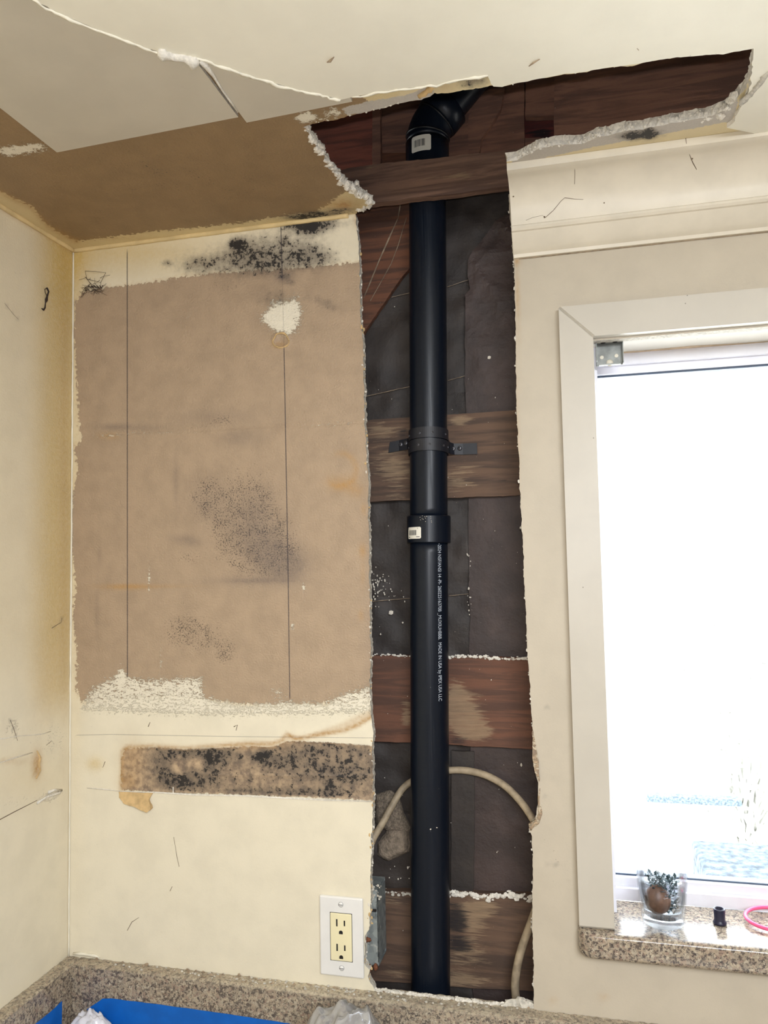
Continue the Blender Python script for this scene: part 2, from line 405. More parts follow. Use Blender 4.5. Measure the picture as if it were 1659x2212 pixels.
g = G('black_abs_plastic'); n = g.noise(3, 8, .7, g.co((160, 160, 3))); c = g.mix(g.step(n, .62, .74, 0, .5), srgb(13, 20, 31), srgb(40, 50, 64))
c = g.mix(g.step(g.noise(330, 2), .77, .8, 0, .5), c, srgb(140, 140, 140)); g.bump(n, .12, .0004)
M['abs'] = g.done(c, g.step(n, .4, .7, .32, .50), Specular_IOR_Level=.30)
M['abs_dark'] = simple('black_plastic_dark', srgb(12, 14, 18), .45)
M['strap'] = simple('black_strap_plastic', srgb(25, 27, 35), .5, .15)
M['screw_grey'] = simple('grey_screw', srgb(110, 110, 116), .4, .2, 200, Metallic=.8)
M['ink'] = simple('white_ink', srgb(188, 196, 206), .6)
M['label'] = simple('label_paper', srgb(228, 224, 212), .6, .04)
M['label_ink'] = simple('label_ink', srgb(40, 38, 42), .7)
M['cable'] = simple('old_cable_sheath', srgb(158, 142, 118), .6, .28, 60, .3, 200)
g = G('galvanised_steel'); v = g.sep(g.vor(120), 0); c = g.mix(v, srgb(120, 128, 130), srgb(160, 168, 168)); c = g.mix(g.step(g.noise(60, 6), .6, .72, 0, .7), c, srgb(205, 205, 200)); M['galv'] = g.done(c, .5, Metallic=.45)
M['rust'] = simple('rusty_iron', srgb(110, 66, 44), .9, .4, 150, .6)
M['recess_shade'] = simple('painted_recess_shade', srgb(30, 26, 24), .9)  # dark colour painted in place of shade inside slots, holes and gaps
M['plate'] = simple('white_plastic', srgb(232, 230, 226), .28, .02)
M['ivory'] = simple('ivory_plastic', srgb(238, 228, 188), .3, .02)
M['mortar'] = simple('grey_mortar', srgb(134, 120, 104), .95, .3, 120, 1.0, 260, .003)
M['mesh_mortar'] = simple('grey_mesh_mortar', srgb(126, 113, 98), .95, .4, 300, 1.0, 500, .003)
M['crumb'] = simple('plaster_crumb', srgb(218, 210, 196), .9)
M['bracket'] = simple('galvanised_bracket', srgb(116, 118, 114), .4, .25, 60, Metallic=.55)
M['web'] = simple('dusty_cobweb', srgb(52, 40, 36), .9)
M['blue'] = simple('blue_masking_tape', srgb(8, 98, 190), .45, .10, 30, .2, 60)
M['white_film'] = simple('white_plastic_film', srgb(214, 214, 224), .25, .06, 30)
M['cap'] = simple('navy_black_cap', srgb(28, 28, 52), .35)
M['pink'] = simple('pink_rubber', srgb(236, 92, 140), .35, .06)
M['pit'] = simple('brown_pit_skin', srgb(116, 82, 62), .45, .3, 90, .4, 200)
M['leaf'] = simple('dark_wet_leaf', srgb(52, 70, 74), .3, .5, 80)
M['concrete'] = simple('pale_concrete', srgb(226, 224, 218), .9, .03, 3)
M['gravel'] = simple('grey_gravel', srgb(84, 96, 106), .9, .6, 60, .8, 200, .004)
M['foliage'] = simple('pale_foliage', srgb(172, 171, 164), .8, .1)
M['floor'] = simple('pale_bounce_floor', srgb(214, 210, 204), .5, .15, 8)  # unseen floor made pale to bounce light up to the ceiling
M['dark_enclosure'] = simple('dark_enclosure_brown', srgb(40, 30, 26), .9)
def glass_mat(name, tint=(1, 1, 1, 1), refl=.5):
    g = G(name); t = g.node('ShaderNodeBsdfTransparent'); t.inputs[0].default_value = tint
    gl = g.node('ShaderNodeBsdfGlossy'); gl.inputs['Roughness'].default_value = .02
    lw = g.node('ShaderNodeLayerWeight'); lw.inputs[0].default_value = .25
    f = g.m('MULTIPLY', lw.outputs['Fresnel'], refl, True)
    mx = g.node('ShaderNodeMixShader'); g.con(f, mx.inputs[0]); g.con(t.outputs[0], mx.inputs[1]); g.con(gl.outputs[0], mx.inputs[2])
    g.con(mx.outputs[0], g.out.inputs['Surface']); return g.mat
M['pane'] = glass_mat('window_glass', (.97, .985, 1, 1)); M['jar'] = glass_mat('jar_glass', (.975, .988, .995, 1), .55); M['water'] = glass_mat('water', (.90, .93, .97, 1), .3)
def film_mat():
    g = G('clear_plastic_film'); d = g.node('ShaderNodeBsdfTranslucent'); d.inputs[0].default_value = srgb(200, 200, 202)
    df = g.node('ShaderNodeBsdfDiffuse'); df.inputs[0].default_value = srgb(196, 195, 194)
    t = g.node('ShaderNodeBsdfTransparent'); gl = g.node('ShaderNodeBsdfGlossy'); gl.inputs['Roughness'].default_value = .12
    a = g.node('ShaderNodeMixShader'); a.inputs[0].default_value = .58; g.con(df.outputs[0], a.inputs[1]); g.con(t.outputs[0], a.inputs[2])
    b = g.node('ShaderNodeMixShader'); b.inputs[0].default_value = .16; g.con(a.outputs[0], b.inputs[1]); g.con(gl.outputs[0], b.inputs[2])
    g.con(b.outputs[0], g.out.inputs['Surface']); return g.mat
M['film'] = film_mat()

# ------------------------------------------------------------------ back wall, left of the cut
ZERO = ('yel', 'brown', 'white', 'grey', 'strip', 'stain', 'mold', 'speck', 'smudge', 'la', 'lb', 'lc', 'lax', 'lbx', 'lcx')
def blank(n):
    d = {k: np.zeros(n) for k in ZERO}; d['brown'] -= 99; d['strip'] -= 99
    for k in ('la', 'lb', 'lc'): d[k] += 99
    return d
BROWN_PX = [(163, 650), (176, 634), (215, 622), (270, 618), (330, 610), (400, 598), (470, 591), (540, 585), (600, 582), (690, 575), (768, 568), (840, 570), (840, 1480), (795, 1505), (740, 1518),
            (630, 1522), (520, 1520), (430, 1508), (360, 1500), (240, 1508), (176, 1515), (165, 1490), (166, 1400), (157, 1330), (165, 1265), (156, 1190), (153, 1120), (160, 1060), (169, 1010),
            (160, 968), (179, 950), (172, 925), (168, 860), (164, 780), (160, 700)]
STRIP_PX = [(262, 1640), (270, 1617), (330, 1614), (400, 1619), (470, 1616), (540, 1612), (590, 1614), (620, 1600), (700, 1603), (820, 1612), (820, 1730), (700, 1724), (620, 1721), (520, 1716), (420, 1714), (340, 1711), (262, 1706)]
def back_attrs(V):
    P = project(V); d = blank(len(P)); x, y = P.T
    d['brown'] = sdf(P, BROWN_PX)
    d['strip'] = sdf(P, STRIP_PX)
    ss = lambda v, a, b: np.clip((v-a)/(b-a), 0, 1)**2*(3-2*np.clip((v-a)/(b-a), 0, 1))
    top = ss(-y, -640, -560)
    d['yel'] = .42*top*ss(-x, -640, -200)+.10*top+gauss(P, [(162, 600, 26, 120, .35), (300, 545, 120, 14, .2), (160, 1000, 14, 420, .5), (350, 1655, 90, 40, .1), (205, 1650, 12, 10, .6)])
    A = sdf(P, [(170, 1540), (185, 1490), (225, 1462), (262, 1452), (320, 1462), (440, 1455), (448, 1500), (520, 1518), (620, 1508), (700, 1512), (730, 1495), (810, 1472), (812, 1545), (640, 1550), (400, 1550)])
    d['white'] = .64*ss(A, -14, 22)+gauss(P, [(598, 1494, 16, 9, .45), (612, 672, 26, 22, .8), (590, 690, 22, 12, .6), (617, 710, 20, 14, .55), (640, 665, 10, 30, .3), (262, 1450, 8, 14, .5), (322, 1250, 3, 30, .55), (348, 1420, 3, 24, .5), (656, 1270, 3, 8, .75), (632, 1355, 2.5, 8, .75), (405, 683, 20, 6, .3)])
    d['white'] += gauss(P, [(235, 942, 32, 4, .5), (340, 935, 70, 2.2, .42), (690, 918, 80, 2.2, .40), (740, 912, 30, 2.5, .3)])
    d['mold'] = gauss(P, [(430, 572, 30, 14, .62), (515, 530, 12, 11, 1.1), (512, 565, 50, 22, .60), (565, 548, 42, 28, .72), (600, 570, 40, 14, .5), (655, 545, 34, 20, .80), (690, 560, 30, 14, .55), (360, 568, 8, 6, .5),
                          (668, 488, 28, 13, 1.15), (640, 480, 40, 12, .55), (615, 598, 10, 5, .7), (628, 610, 10, 4, .5), (612, 520, 8, 8, .6), (690, 480, 46, 9, .55), (620, 470, 14, 4, .6)])
    d['mold'] += gauss(P, [(595, 640, 30, 12, .34), (700, 655, 26, 8, .42, 22), (585, 655, 20, 8, .2)])
    inS = ss(d['strip'], -4, 4)
    d['mold'] += inS*gauss(P, [(340, 1640, 26, 15, .62), (400, 1632, 30, 14, .75), (450, 1645, 24, 22, .75), (485, 1632, 25, 12, .7), (395, 1690, 30, 14, .80), (360, 1680, 14, 12, .9), (440, 1690, 60, 10, .42), (568, 1634, 15, 8, 1.2), (600, 1648, 34, 8, .55), (690, 1668, 70, 26, .44), (640, 1630, 40, 16, .36), (760, 1665, 44, 26, .50), (714, 1705, 10, 14, .8), (650, 1712, 70, 6, .6), (540, 1708, 40, 6, .4), (310, 1668, 40, 8, .3), (720, 1618, 60, 10, .34)])
    d['mold'] += inS*.22
    d['mold'] = .98*(1-np.exp(-1.35*d['mold']))+gauss(P, [(512, 530, 9, 8, .5), (668, 488, 20, 8, .4), (568, 1634, 11, 6, .5), (450, 1640, 14, 14, .25)])
    d['mold'] -= inS*gauss(P, [(425, 1648, 12, 8, .9), (385, 1652, 8, 12, .6), (290, 1660, 22, 40, .5)])
    d['speck'] = gauss(P, [(445, 1075, 28, 34, .62), (540, 1085, 50, 60, .5), (545, 1160, 30, 40, .9), (590, 1190, 45, 40, .7), (395, 1365, 36, 32, .62), (470, 1380, 40, 40, .35), (510, 1190, 50, 40, .3), (400, 1205, 30, 14, .4), (490, 1415, 16, 16, .4), (470, 700, 100, 120, .12), (490, 1135, 14, 26, .5, 30), (480, 905, 20, 8, .5), (420, 920, 60, 6, .3), (610, 930, 120, 200, .08), (480, 620, 40, 20, .25)])
    d['smudge'] = gauss(P, [(600, 1210, 44, 26, .75, 20), (625, 1225, 20, 16, .6), (545, 1110, 34, 46, .42, 35), (580, 1165, 44, 36, .35), (450, 1085, 34, 36, .30), (540, 1255, 60, 10, .34), (470, 900, 70, 12, .25), (520, 945, 30, 12, .35), (250, 922, 30, 5, .5), (240, 570, 30, 60, .0), (405, 1168, 22, 8, .5, 10), (380, 1040, 4, 40, .35), (610, 600, 14, 8, .6), (560, 1255, 50, 3, .5), (315, 925, 40, 6, .3), (210, 1320, 3, 40, .25), (215, 1200, 3, 12, .3)])
    d['smudge'] += .25*np.exp(-.5*((x-805)/14)**2)*(y < 1500)
    d['speck'] = np.minimum(d['speck'], .5); d['smudge'] = np.minimum(d['smudge']*.85, .6)
    line = [(262, 1706), (264, 1625), (272, 1614), (330, 1611), (400, 1616), (470, 1611), (540, 1606), (590, 1606), (606, 1600), (620, 1585), (640, 1596), (690, 1586), (740, 1580), (775, 1566), (804, 1548)]
    dl = seg_dist(P, line)
    fill = sdf(P, [(600, 1605), (622, 1586), (660, 1590), (700, 1574), (740, 1560), (770, 1545), (806, 1530), (806, 1550), (770, 1572), (700, 1590), (640, 1602)])
    d['stain'] = .7*np.exp(-(dl/4.5)**2)+.42*ss(fill, -4, 6)+gauss(P, [(285, 1640, 18, 30, .35), (275, 1690, 14, 12, .5), (560, 1612, 60, 6, .4), (700, 1040, 4, 4, 0), (272, 1268, 34, 4, .8), (320, 1266, 60, 2.5, .4), (235, 942, 16, 5, .5), (603, 745, 12, 5, .5)])
    ring = np.abs(np.hypot((x-735)/34, (y-1015)/36)-1); d['stain'] += .5*np.exp(-(ring/.2)**2)*ss(x+y*.3, 1005, 1040)+gauss(P, [(738, 1045, 20, 12, .55), (770, 1060, 12, 10, .5)])
    d['stain'] += gauss(P, [(783, 1190, 5, 10, .8), (784, 1240, 3, 20, .4), (780, 1330, 4, 8, .5), (786, 1100, 4, 10, .5), (770, 475, 4, 12, .6)])
    d['la'] = x-(275+(y-1000)*.0005); d['lax'] = ss(y, 535, 550)*ss(-y, -1468, -1460)
    d['lb'] = x-np.interp(y, [480, 750, 1000, 1250, 1510], [606.5, 613.5, 618, 622.5, 626]); d['lbx'] = ss(y, 478, 486)*ss(-y, -1515, -1505)*(1-ss(y, 596, 600)*ss(-y, -752, -748)*.75)
    d['lc'] = y-np.interp(x, [150, 165, 240, 500, 800], [1598, 1588, 1586.5, 1591, 1594]); d['lcx'] = ss(x, 160, 170)*.5
    return d
def back_disp(V):
    P = project(V); s = np.clip(sdf(P, STRIP_PX)/5, 0, 1); dr = np.abs(P[:, 1]-(1672+(P[:, 0]-300)*.012))
    r = .0014*s-.0008*s*np.exp(-(dr/3)**2)
    ring = np.hypot((P[:, 0]-607)/17, (P[:, 1]-735)/16); r += -.0016*np.exp(-((ring-1)/.22)**2)+.003*np.clip(1-ring, 0, 1)
    r += .0010*np.exp(-((P[:, 1]-(938-(P[:, 0]-210)*.045))/3)**2)*(P[:, 0] < 800)*(P[:, 0] > 200)
    return r
cut_px = [(768, 458), (769, 480), (773, 520), (775, 560), (778, 650), (783, 740), (786, 850), (787, 920), (791, 980), (795, 1050), (795, 1100), (797, 1190), (798, 1300), (800, 1400), (799, 1480), (801, 1540), (806, 1580), (804, 1620), (806, 1655), (804, 1700), (806, 1745), (803, 1790), (801, 1830), (800, 1900), (800, 1961), (798, 2008), (787, 2025), (786, 2060), (788, 2082), (798, 2096), (796, 2118), (803, 2128), (808, 2136)]
cut = xz(cut_px); cut[0] = (cut[0][0], H)
cut = rag(cut, .0011, .0028, 3)
outl = [(0.0, .90), (0.0, H)]+cut+[(cut[-1][0], .90)]
wb = slab('wall_back', outl, 'wall', 0.0, .0127, [M['wall'], M['gypsum']], spacing=.0034, attrs=back_attrs, disp=back_disp, crumble=.0012, seed=1, kind='structure')
# torn paper flap and peelings on this wall
def flap(name, px, y0, curl, mat, parent, seed=0, label=None, plane='wall'):
    pts = rag(xz(px, y0), .0008, .004, seed, True)
    fr = (np.max([p[1] for p in pts]), np.min([p[1] for p in pts]))
    o = slab(name, pts, plane, y0, .0006, mat, parent, spacing=.004, attrs=None, disp=lambda V: -curl*np.clip((fr[0]-V[:, 2])/(fr[0]-fr[1]), 0, 1)**1.5, seed=seed)
    if label: o['label'] = label
    return o
flap('paper_flap', [(256, 1708), (330, 1714), (322, 1728), (330, 1745), (322, 1752), (298, 1742), (270, 1734), (258, 1724)], -.001, .010, M['paper_torn'], wb, 5, 'torn tan paper flap curling off below the mouldy strip')
mb = MB(); rn = np.random.RandomState(4)
for k in range(190):                        # crumbs of gypsum and paper fibres that cling to the cut edge
    i = rn.randint(6, len(cut)-4); p = cut[i]; s_ = rn.uniform(.0006, .0022)
    mb.rock((p[0]-rn.uniform(-.0015, .003), rn.uniform(-.001, .009), p[1]+rn.uniform(-.002, .002)), (s_, s_*.7, s_*rn.uniform(.8, 2)), k, rn.randint(2))
mb.build('edge_crumbs', [M['gypsum_white'], M['paper_torn']], wb, kind='stuff')
mb = MB(); ring = [atY(607+17*math.cos(a)*(1+.12*math.sin(3*a)), 735+16*math.sin(a), -.001) for a in np.linspace(0, 2*math.pi, 22)]
mb.tube(ring, .0014, 6, jit=.5, seed=2); mb.build('torn_ring', M['paper_torn'], wb, True)
mb = MB(); mb.tube([(0.0015, -.0015, z) for z in np.linspace(1.0, H, 60)], .0016, 6, jit=.25, seed=3); mb.build('corner_bead', M['cream_bead'], wb, True)
mb = MB(); mb.tube([atY(a, b, -.0015) for a, b in ((158, 2060), (175, 2061), (190, 2063), (205, 2064), (215, 2069))], [.0015, .003, .002, .003, .001], 6, jit=.3, seed=4); mb.build('caulk_smear', M['cream_bead'], wb, True)
mb = MB(); rn = np.random.RandomState(9)
mb.tube([atY(a, b, -.001) for a, b in ((188, 1702), (225, 1705), (262, 1709), (300, 1711), (340, 1712), (420, 1716), (520, 1718), (620, 1724), (720, 1728), (803, 1731))], .0011, 5, jit=.7, seed=5)
mb.tube([atY(374, 1700, -.001), atY(374, 1714, -.001)], .0009, 5); mb.build('torn_paint_edge', M['gypsum_white'], wb)
for px_, seed in (([(375, 1808), (379, 1830), (382, 1850), (387, 1872)], 1), ([(367, 1925), (372, 1915)], 2), ([(275, 2010), (285, 1992), (300, 1982)], 3), ([(505, 1570), (513, 1566), (510, 1578)], 4), ([(222, 1658), (227, 1645)], 5), ([(320, 1570), (324, 1560)], 6)):
    mb = MB(); mb.tube([atY(a, b, -.0001) for a, b in px_], .0005, 4, jit=.6, seed=seed); mb.build('scuff_mark', M['crack'], wb)

# ------------------------------------------------------------------ left wall
def left_attrs(V):
    P = project(V); d = blank(len(P)); yy, zz = V[:, 1], V[:, 2]; x, y = P.T
    ss = lambda v, a, b: np.clip((v-a)/(b-a), 0, 1)**2*(3-2*np.clip((v-a)/(b-a), 0, 1))
    band = ss(yy, -.13, -.04); zb = ss(zz, 1.36, 1.5)*ss(-zz, -2.25, -2.1)
    d['yel'] = .62*band*ss(zz, 1.36, 1.45)+.2*ss(zz, 1.40, 1.55)+gauss(P, [(60, 1680, 60, 40, .2), (150, 560, 30, 100, .3)])
    d['yel'] *= 1-.8*gauss(P, [(40, 1560, 40, 40, .8)])
    d['stain'] = gauss(P, [(80, 1645, 7, 16, .9), (78, 1670, 6, 10, .6), (30, 1645, 30, 4, .3), (140, 1000, 8, 500, .25), (90, 1500, 20, 60, .12)])+.5*np.exp(-((zz-(H-.002))/.006)**2)+.4*np.exp(-(seg_dist(P, [(0, 1648), (35, 1636)])/2.5)**2)
    d['white'] = gauss(P, [(30, 1570, 12, 16, .5), (110, 1720, 18, 7, .75, -20), (20, 1730, 40, 10, .3)])
    d['smudge'] = .45*np.exp(-(seg_dist(P, [(22, 1555), (38, 1600)])/1.6)**2)+.4*np.exp(-(seg_dist(P, [(112, 1357), (132, 1345), (134, 1335)])/1.5)**2)+.3*np.exp(-(seg_dist(P, [(10, 655), (30, 680), (40, 690)])/1.3)**2)
    d['speck'] += gauss(P, [(60, 1580, 60, 20, .2), (120, 1610, 20, 30, .3), (100, 900, 60, 400, .06)])
    return d
wl = slab('wall_left', [(-3.2, 0), (-3.2, H), (0, H), (0, 0)], 'left', 0.0, .0127, [M['wall'], M['gypsum']], spacing=.006, fine=((-.32, .85), (0, 2.3)), attrs=left_attrs, seed=2, kind='structure')

for px_, r_ in (([(-20, 1781), (30, 1754), (80, 1729)], .0007), ([(22, 1555), (30, 1575), (38, 1600)], .0004), ([(112, 1357), (126, 1348), (132, 1345), (134, 1335)], .0004), ([(10, 655), (30, 680), (40, 690)], .0003), ([(100, 1610), (112, 1600)], .0004)):
    mb = MB(); mb.tube([atX(a, b, .0001) for a, b in px_], r_, 4, jit=.4, seed=len(px_)); mb.build('scuff_mark', M['crack'], wl)
for px_, r_ in (([(80, 1735), (100, 1722), (130, 1712), (134, 1708), (118, 1706), (104, 1712)], .0022), ([(-20, 1652), (0, 1648), (35, 1636), (70, 1626)], .0008), ([(-20, 1600), (40, 1590), (90, 1586), (110, 1580)], .0006)):
    mb = MB(); mb.tube([atX(a, b, .0005) for a, b in px_], r_, 6, jit=.5, seed=3, flat=.5); mb.build('torn_paint_edge', M['gypsum_white'], wl, True)
mb = MB(); mb.tube([atX(a, b, .0006) for a, b in ((80, 1622), (86, 1636), (83, 1650), (86, 1664), (78, 1682))], [.0012, .003, .0028, .002, .0015], 7, jit=.5, seed=6, flat=.4); mb.build('rusty_hole', M['paper_torn'], wl, True)

# ------------------------------------------------------------------ wall right of the cut, round the window
WX0, WX1, WZ0, WZ1 = .836, 1.62, 1.094, 1.956
rcut_px = [(1101, 500), (1106, 520), (1109, 545), (1110, 560), (1112, 640), (1114, 760), (1115, 890), (1120, 960), (1124, 1080), (1130, 1180), (1134, 1290), (1139, 1400), (1148, 1532), (1151, 1570), (1152, 1652), (1155, 1670), (1162, 1692), (1163, 1731), (1159, 1771), (1150, 1779), (1143, 1792), (1150, 1808), (1151, 1904), (1151, 1957), (1150, 1995), (1152, 2080), (1153, 2165)]
rcut = xz(rcut_px); rcut[0] = (rcut[0][0], H)
rcut = rag(rcut, .0008, .003, 11)
def right_attrs(V):
    P = project(V); d = blank(len(P)); x, y = P.T
    d['stain'] = gauss(P, [(1117, 640, 3, 40, .5), (1118, 900, 3, 200, .3), (1303, 2155, 8, 5, .35), (1195, 2160, 6, 6, .3), (1116, 566, 5, 5, .8)])
    d['smudge'] = .45*np.exp(-(seg_dist(P, [(1183, 1868), (1205, 1868)])/1.4)**2)+.4*np.exp(-(seg_dist(P, [(1165, 1700), (1180, 1720), (1200, 1735)])/1.2)**2)+.4*np.exp(-(seg_dist(P, [(1180, 1523), (1183, 1531)])/1.3)**2)+.4*np.exp(-(seg_dist(P, [(1198, 2018), (1201, 2028)])/1.3)**2)
    d['speck'] = gauss(P, [(1200, 1850, 30, 60, .18), (1300, 2150, 100, 40, .1)])
    return d
M['wall_r'] = wall_paint('window_wall_paint', srgb(193, 182, 163))
outl = rcut[::-1]+[(3.0, H), (3.0, WZ1), (WX0, WZ1), (WX0, WZ0), (3.0, WZ0), (3.0, .90), (rcut[-1][0], .90)]
wr = slab('wall_right', outl, 'wall', 0.0, .016, [M['wall_r'], M['gypsum']], spacing=.006, fine=((.70, .95), (1.20, 2.2)), attrs=right_attrs, crumble=.0012, seed=5, kind='structure')
mb = MB(); mb.box((WX1, 0.0, WZ0), (3.0, .016, WZ1)); mb.box((0, 0, 0), (3.0, .016, .895)); mb.build('wall_panel', M['wall_r'], wr)
mb = MB(); rn = np.random.RandomState(14)
for k in range(110):
    i = rn.randint(8, len(rcut)-3); p = rcut[i]; s_ = rn.uniform(.0006, .002)
    mb.rock((p[0]+rn.uniform(-.0015, .0015), rn.uniform(.000, .012), p[1]), (s_, s_*.7, s_*rn.uniform(.8, 2)), k, rn.randint(2))
mb.build('edge_crumbs', [M['gypsum_white'], M['gypsum']], wr, kind='stuff')
flap('paint_flap', [(1149, 1575), (1157, 1600), (1163, 1640), (1166, 1690), (1156, 1668), (1152, 1640), (1150, 1600)], -.0006, .003, M['wall_r'], wr, 6)
mb = MB(); mb.tube([atY(a, b, .002) for a, b in ((1166, 1692), (1165, 1730), (1167, 1755), (1161, 1775), (1147, 1784), (1146, 1794))], [.002, .003, .004, .004, .004, .002], 7, jit=.35, seed=3); mb.build('plaster_lip', M['wall_r'], wr, True)

# ------------------------------------------------------------------ ceiling: old brown layer, patch boards, cream layer
CO = (0.0, 1.45)
left_edge = [(768, 458), (776, 455), (798, 446), (801, 440), (790, 430), (778, 424), (762, 412), (745, 404), (735, 392), (722, 374), (708, 356), (697, 338), (685, 320), (672, 300), (661, 283), (655, 275)]
up_edge = [(664, 271), (700, 262), (728, 258), (750, 251), (780, 245), (811, 239), (830, 234), (850, 227), (874, 222), (905, 216), (930, 207), (938, 200), (944, 203), (970, 200), (996, 196), (1030, 191), (1064, 186)]
up_edge2 = [(1085, 188), (1110, 181), (1142, 175), (1175, 169), (1206, 163), (1260, 156), (1302, 149), (1366, 141), (1430, 128), (1480, 123), (1525, 117), (1560, 118), (1583, 113), (1605, 110), (1628, 105)]
rt_edge = [(1627, 128), (1621, 166), (1612, 190), (1598, 206), (1580, 226), (1562, 240), (1540, 250), (1519, 254), (1470, 264), (1417, 273), (1385, 280), (1353, 282), (1320, 292), (1289, 296), (1260, 310), (1206, 314), (1165, 322), (1130, 338), (1118, 346)]
le = rag(xy(left_edge), .0022, .003, 21); ue = rag(xy(up_edge+up_edge2), .0016, .003, 22); re_ = rag(xy(rt_edge), .0018, .003, 23)
hx = .7575
outl = [(0, 0)]+[(le[0][0], 0.0)]+le[1:]+ue+re_+[(hx, re_[-1][1]), (hx, 0.0), (1.45, 0.0), (1.45, -1.1), (0, -1.1)]
CB_PX = [(-200, 330), (-60, 395), (0, 412), (35, 428), (70, 448), (95, 478), (120, 497), (160, 519), (185, 519), (250, 510), (330, 500), (420, 492), (520, 481), (600, 468), (680, 458), (700, 447), (715, 436), (735, 420), (900, 350), (760, 180), (300, 60), (-300, -400), (-700, -100)]
def ceil_attrs(V):
    P = project(V); d = blank(len(P)); x, y = P.T
    d['brown'] = sdf(P, CB_PX)*1.2
    d['grey'] = .9*np.clip((sdf(P, [(735, 232), (800, 218), (880, 204), (925, 186), (940, 196), (930, 220), (860, 230), (780, 246), (750, 250)])+4)/8, 0, 1)
    d['grey'] += .95*np.clip((sdf(P, [(1100, 350), (1130, 325), (1289, 292), (1417, 262), (1540, 240), (1600, 210), (1580, 262), (1420, 292), (1280, 318), (1130, 352)])+4)/8, 0, 1)
    d['white'] = gauss(P, [(655, 255, 14, 9, .75), (672, 250, 10, 8, .55), (715, 240, 12, 7, .55), (705, 258, 20, 5, .5), (735, 245, 14, 6, .4), (60, 320, 60, 10, .55, -12), (20, 325, 40, 8, .4)])
    d['mold'] = gauss(P, [(1015, 178, 22, 12, .55), (1040, 172, 16, 8, .4), (650, 470, 40, 5, .8), (700, 462, 40, 5, .75), (1385, 290, 30, 8, .85), (1402, 280, 10, 12, .7), (1360, 296, 20, 6, .5), (740, 452, 30, 4, .5)])
    d['stain'] = .55*np.exp(-(seg_dist(P, [(0, 415), (70, 450), (105, 490), (165, 521)])/6)**2)+gauss(P, [(960, 185, 18, 10, .35), (738, 446, 26, 7, .85), (745, 438, 16, 8, .5), (260, 515, 80, 3, .25)])
    d['speck'] = gauss(P, [(330, 360, 120, 60, .28), (560, 420, 120, 50, .22), (220, 470, 30, 30, .2)])
    d['yel'] = np.where(x > 860, .05, .35)
    return d
ce = slab('ceiling', outl, 'ceil', H, .0127, [M['ceil'], M['gypsum_white']], spacing=.0045, fine=((0, -.56), (1.12, 0)), attrs=ceil_attrs, crumble=.002, seed=8, kind='structure')
# painted fillet where the ceiling meets the walls
mb = MB(); mb.tube([(x, -.0015, H-.0015) for x in np.linspace(0, .50, 60)], .0042, 8, jit=.12, seed=1); mb.build('corner_fillet', M['fillet'], ce, True)
mb = MB(); mb.tube([(.0015, y, H-.0015) for y in np.linspace(-.6, 0, 60)], .0042, 8, jit=.12, seed=2); mb.build('corner_fillet', M['fillet'], ce, True)
# the two thin patch boards
p1 = [(.1848, -.2936), (.4485, -.3048), (.4500, -.95), (.1848, -.95)]
slab('patch_board', p1, 'ceil', H-.0045, .0042, [M['patch'], M['gypsum']], ce, label='large pale patch board under the brown ceiling, left of the seam')
p2 = [(.4535, -.2912), (.592, -.2985), (.600, -.95), (.4570, -.95)]
slab('patch_board', p2, 'ceil', H-.0045, .0042, [M['patch'], M['gypsum']], ce, label='small pale patch board right of the seam')
mb = MB(); mb.tube([atZ(a, b, H-.005) for a, b in ((435, 128), (447, 145), (462, 165), (480, 195), (498, 220), (514, 243))], [.004, .0035, .0016, .0015, .0015, .0008], 6, jit=.3, seed=8); mb.build('seam_filler', M['gypsum_white'], ce, True)
# cream upper layer
cl_px = [(70, 0), (130, 30), (200, 60), (265, 86), (330, 108), (380, 122), (430, 126), (480, 143), (540, 164), (600, 182), (660, 200), (735, 216)]
cl2_px = [(760, 210), (800, 203), (860, 192), (905, 188), (930, 184), (942, 186), (975, 175), (1010, 170), (1054, 163), (1060, 180), (1066, 187)]
zl = H-.006
ov = [(0, -1.05), (.17, -.80)]+rag(xy(cl_px, zl), .0012, .004, 31)+rag(xy(cl2_px, zl), .0012, .004, 32)+rag(xy(up_edge2, zl), .0012, .004, 33)+rag(xy([(1627, 128), (1622, 166), (1616, 200), (1585, 262), (1570, 276)], zl), .0015, .004, 34)+[(1.09, -.085), (1.09, 0), (3.0, 0), (3.0, -3.2), (0, -3.2)]
cr = slab('plaster_layer', ov, 'ceil', zl, .0058, [M['cream_ceiling'], M['gypsum_white']], ce, crumble=.0008, seed=12, label='smooth cream painted layer of the ceiling with a ragged edge')
def lump(name, px, z, rad, mat, parent, seed, n=6, jit=.45, step=.004, flat=.6, **k):
    pts = rag(xy(px, z), .0015, step, seed); rn = np.random.RandomState(seed)
    r = rad*rn.uniform(.45, 1.25, len(pts)); r = np.convolve(r, np.ones(3)/3, 'same')
    m_ = MB(); m_.tube([(u, v, z) for u, v in pts], r, n, jit=jit, seed=seed); return m_.build(name, mat, parent, True, **k)
lump('plaster_ridge', cl_px, zl, .0022, M['cream_bead'], ce, 41)
lump('plaster_ridge', [(340, 112), (370, 120), (400, 126), (430, 134)], H-.006, .008, M['gypsum_white'], ce, 42)
lump('plaster_ridge', cl2_px[:9], zl, .0018, M['cream_bead'], ce, 43)
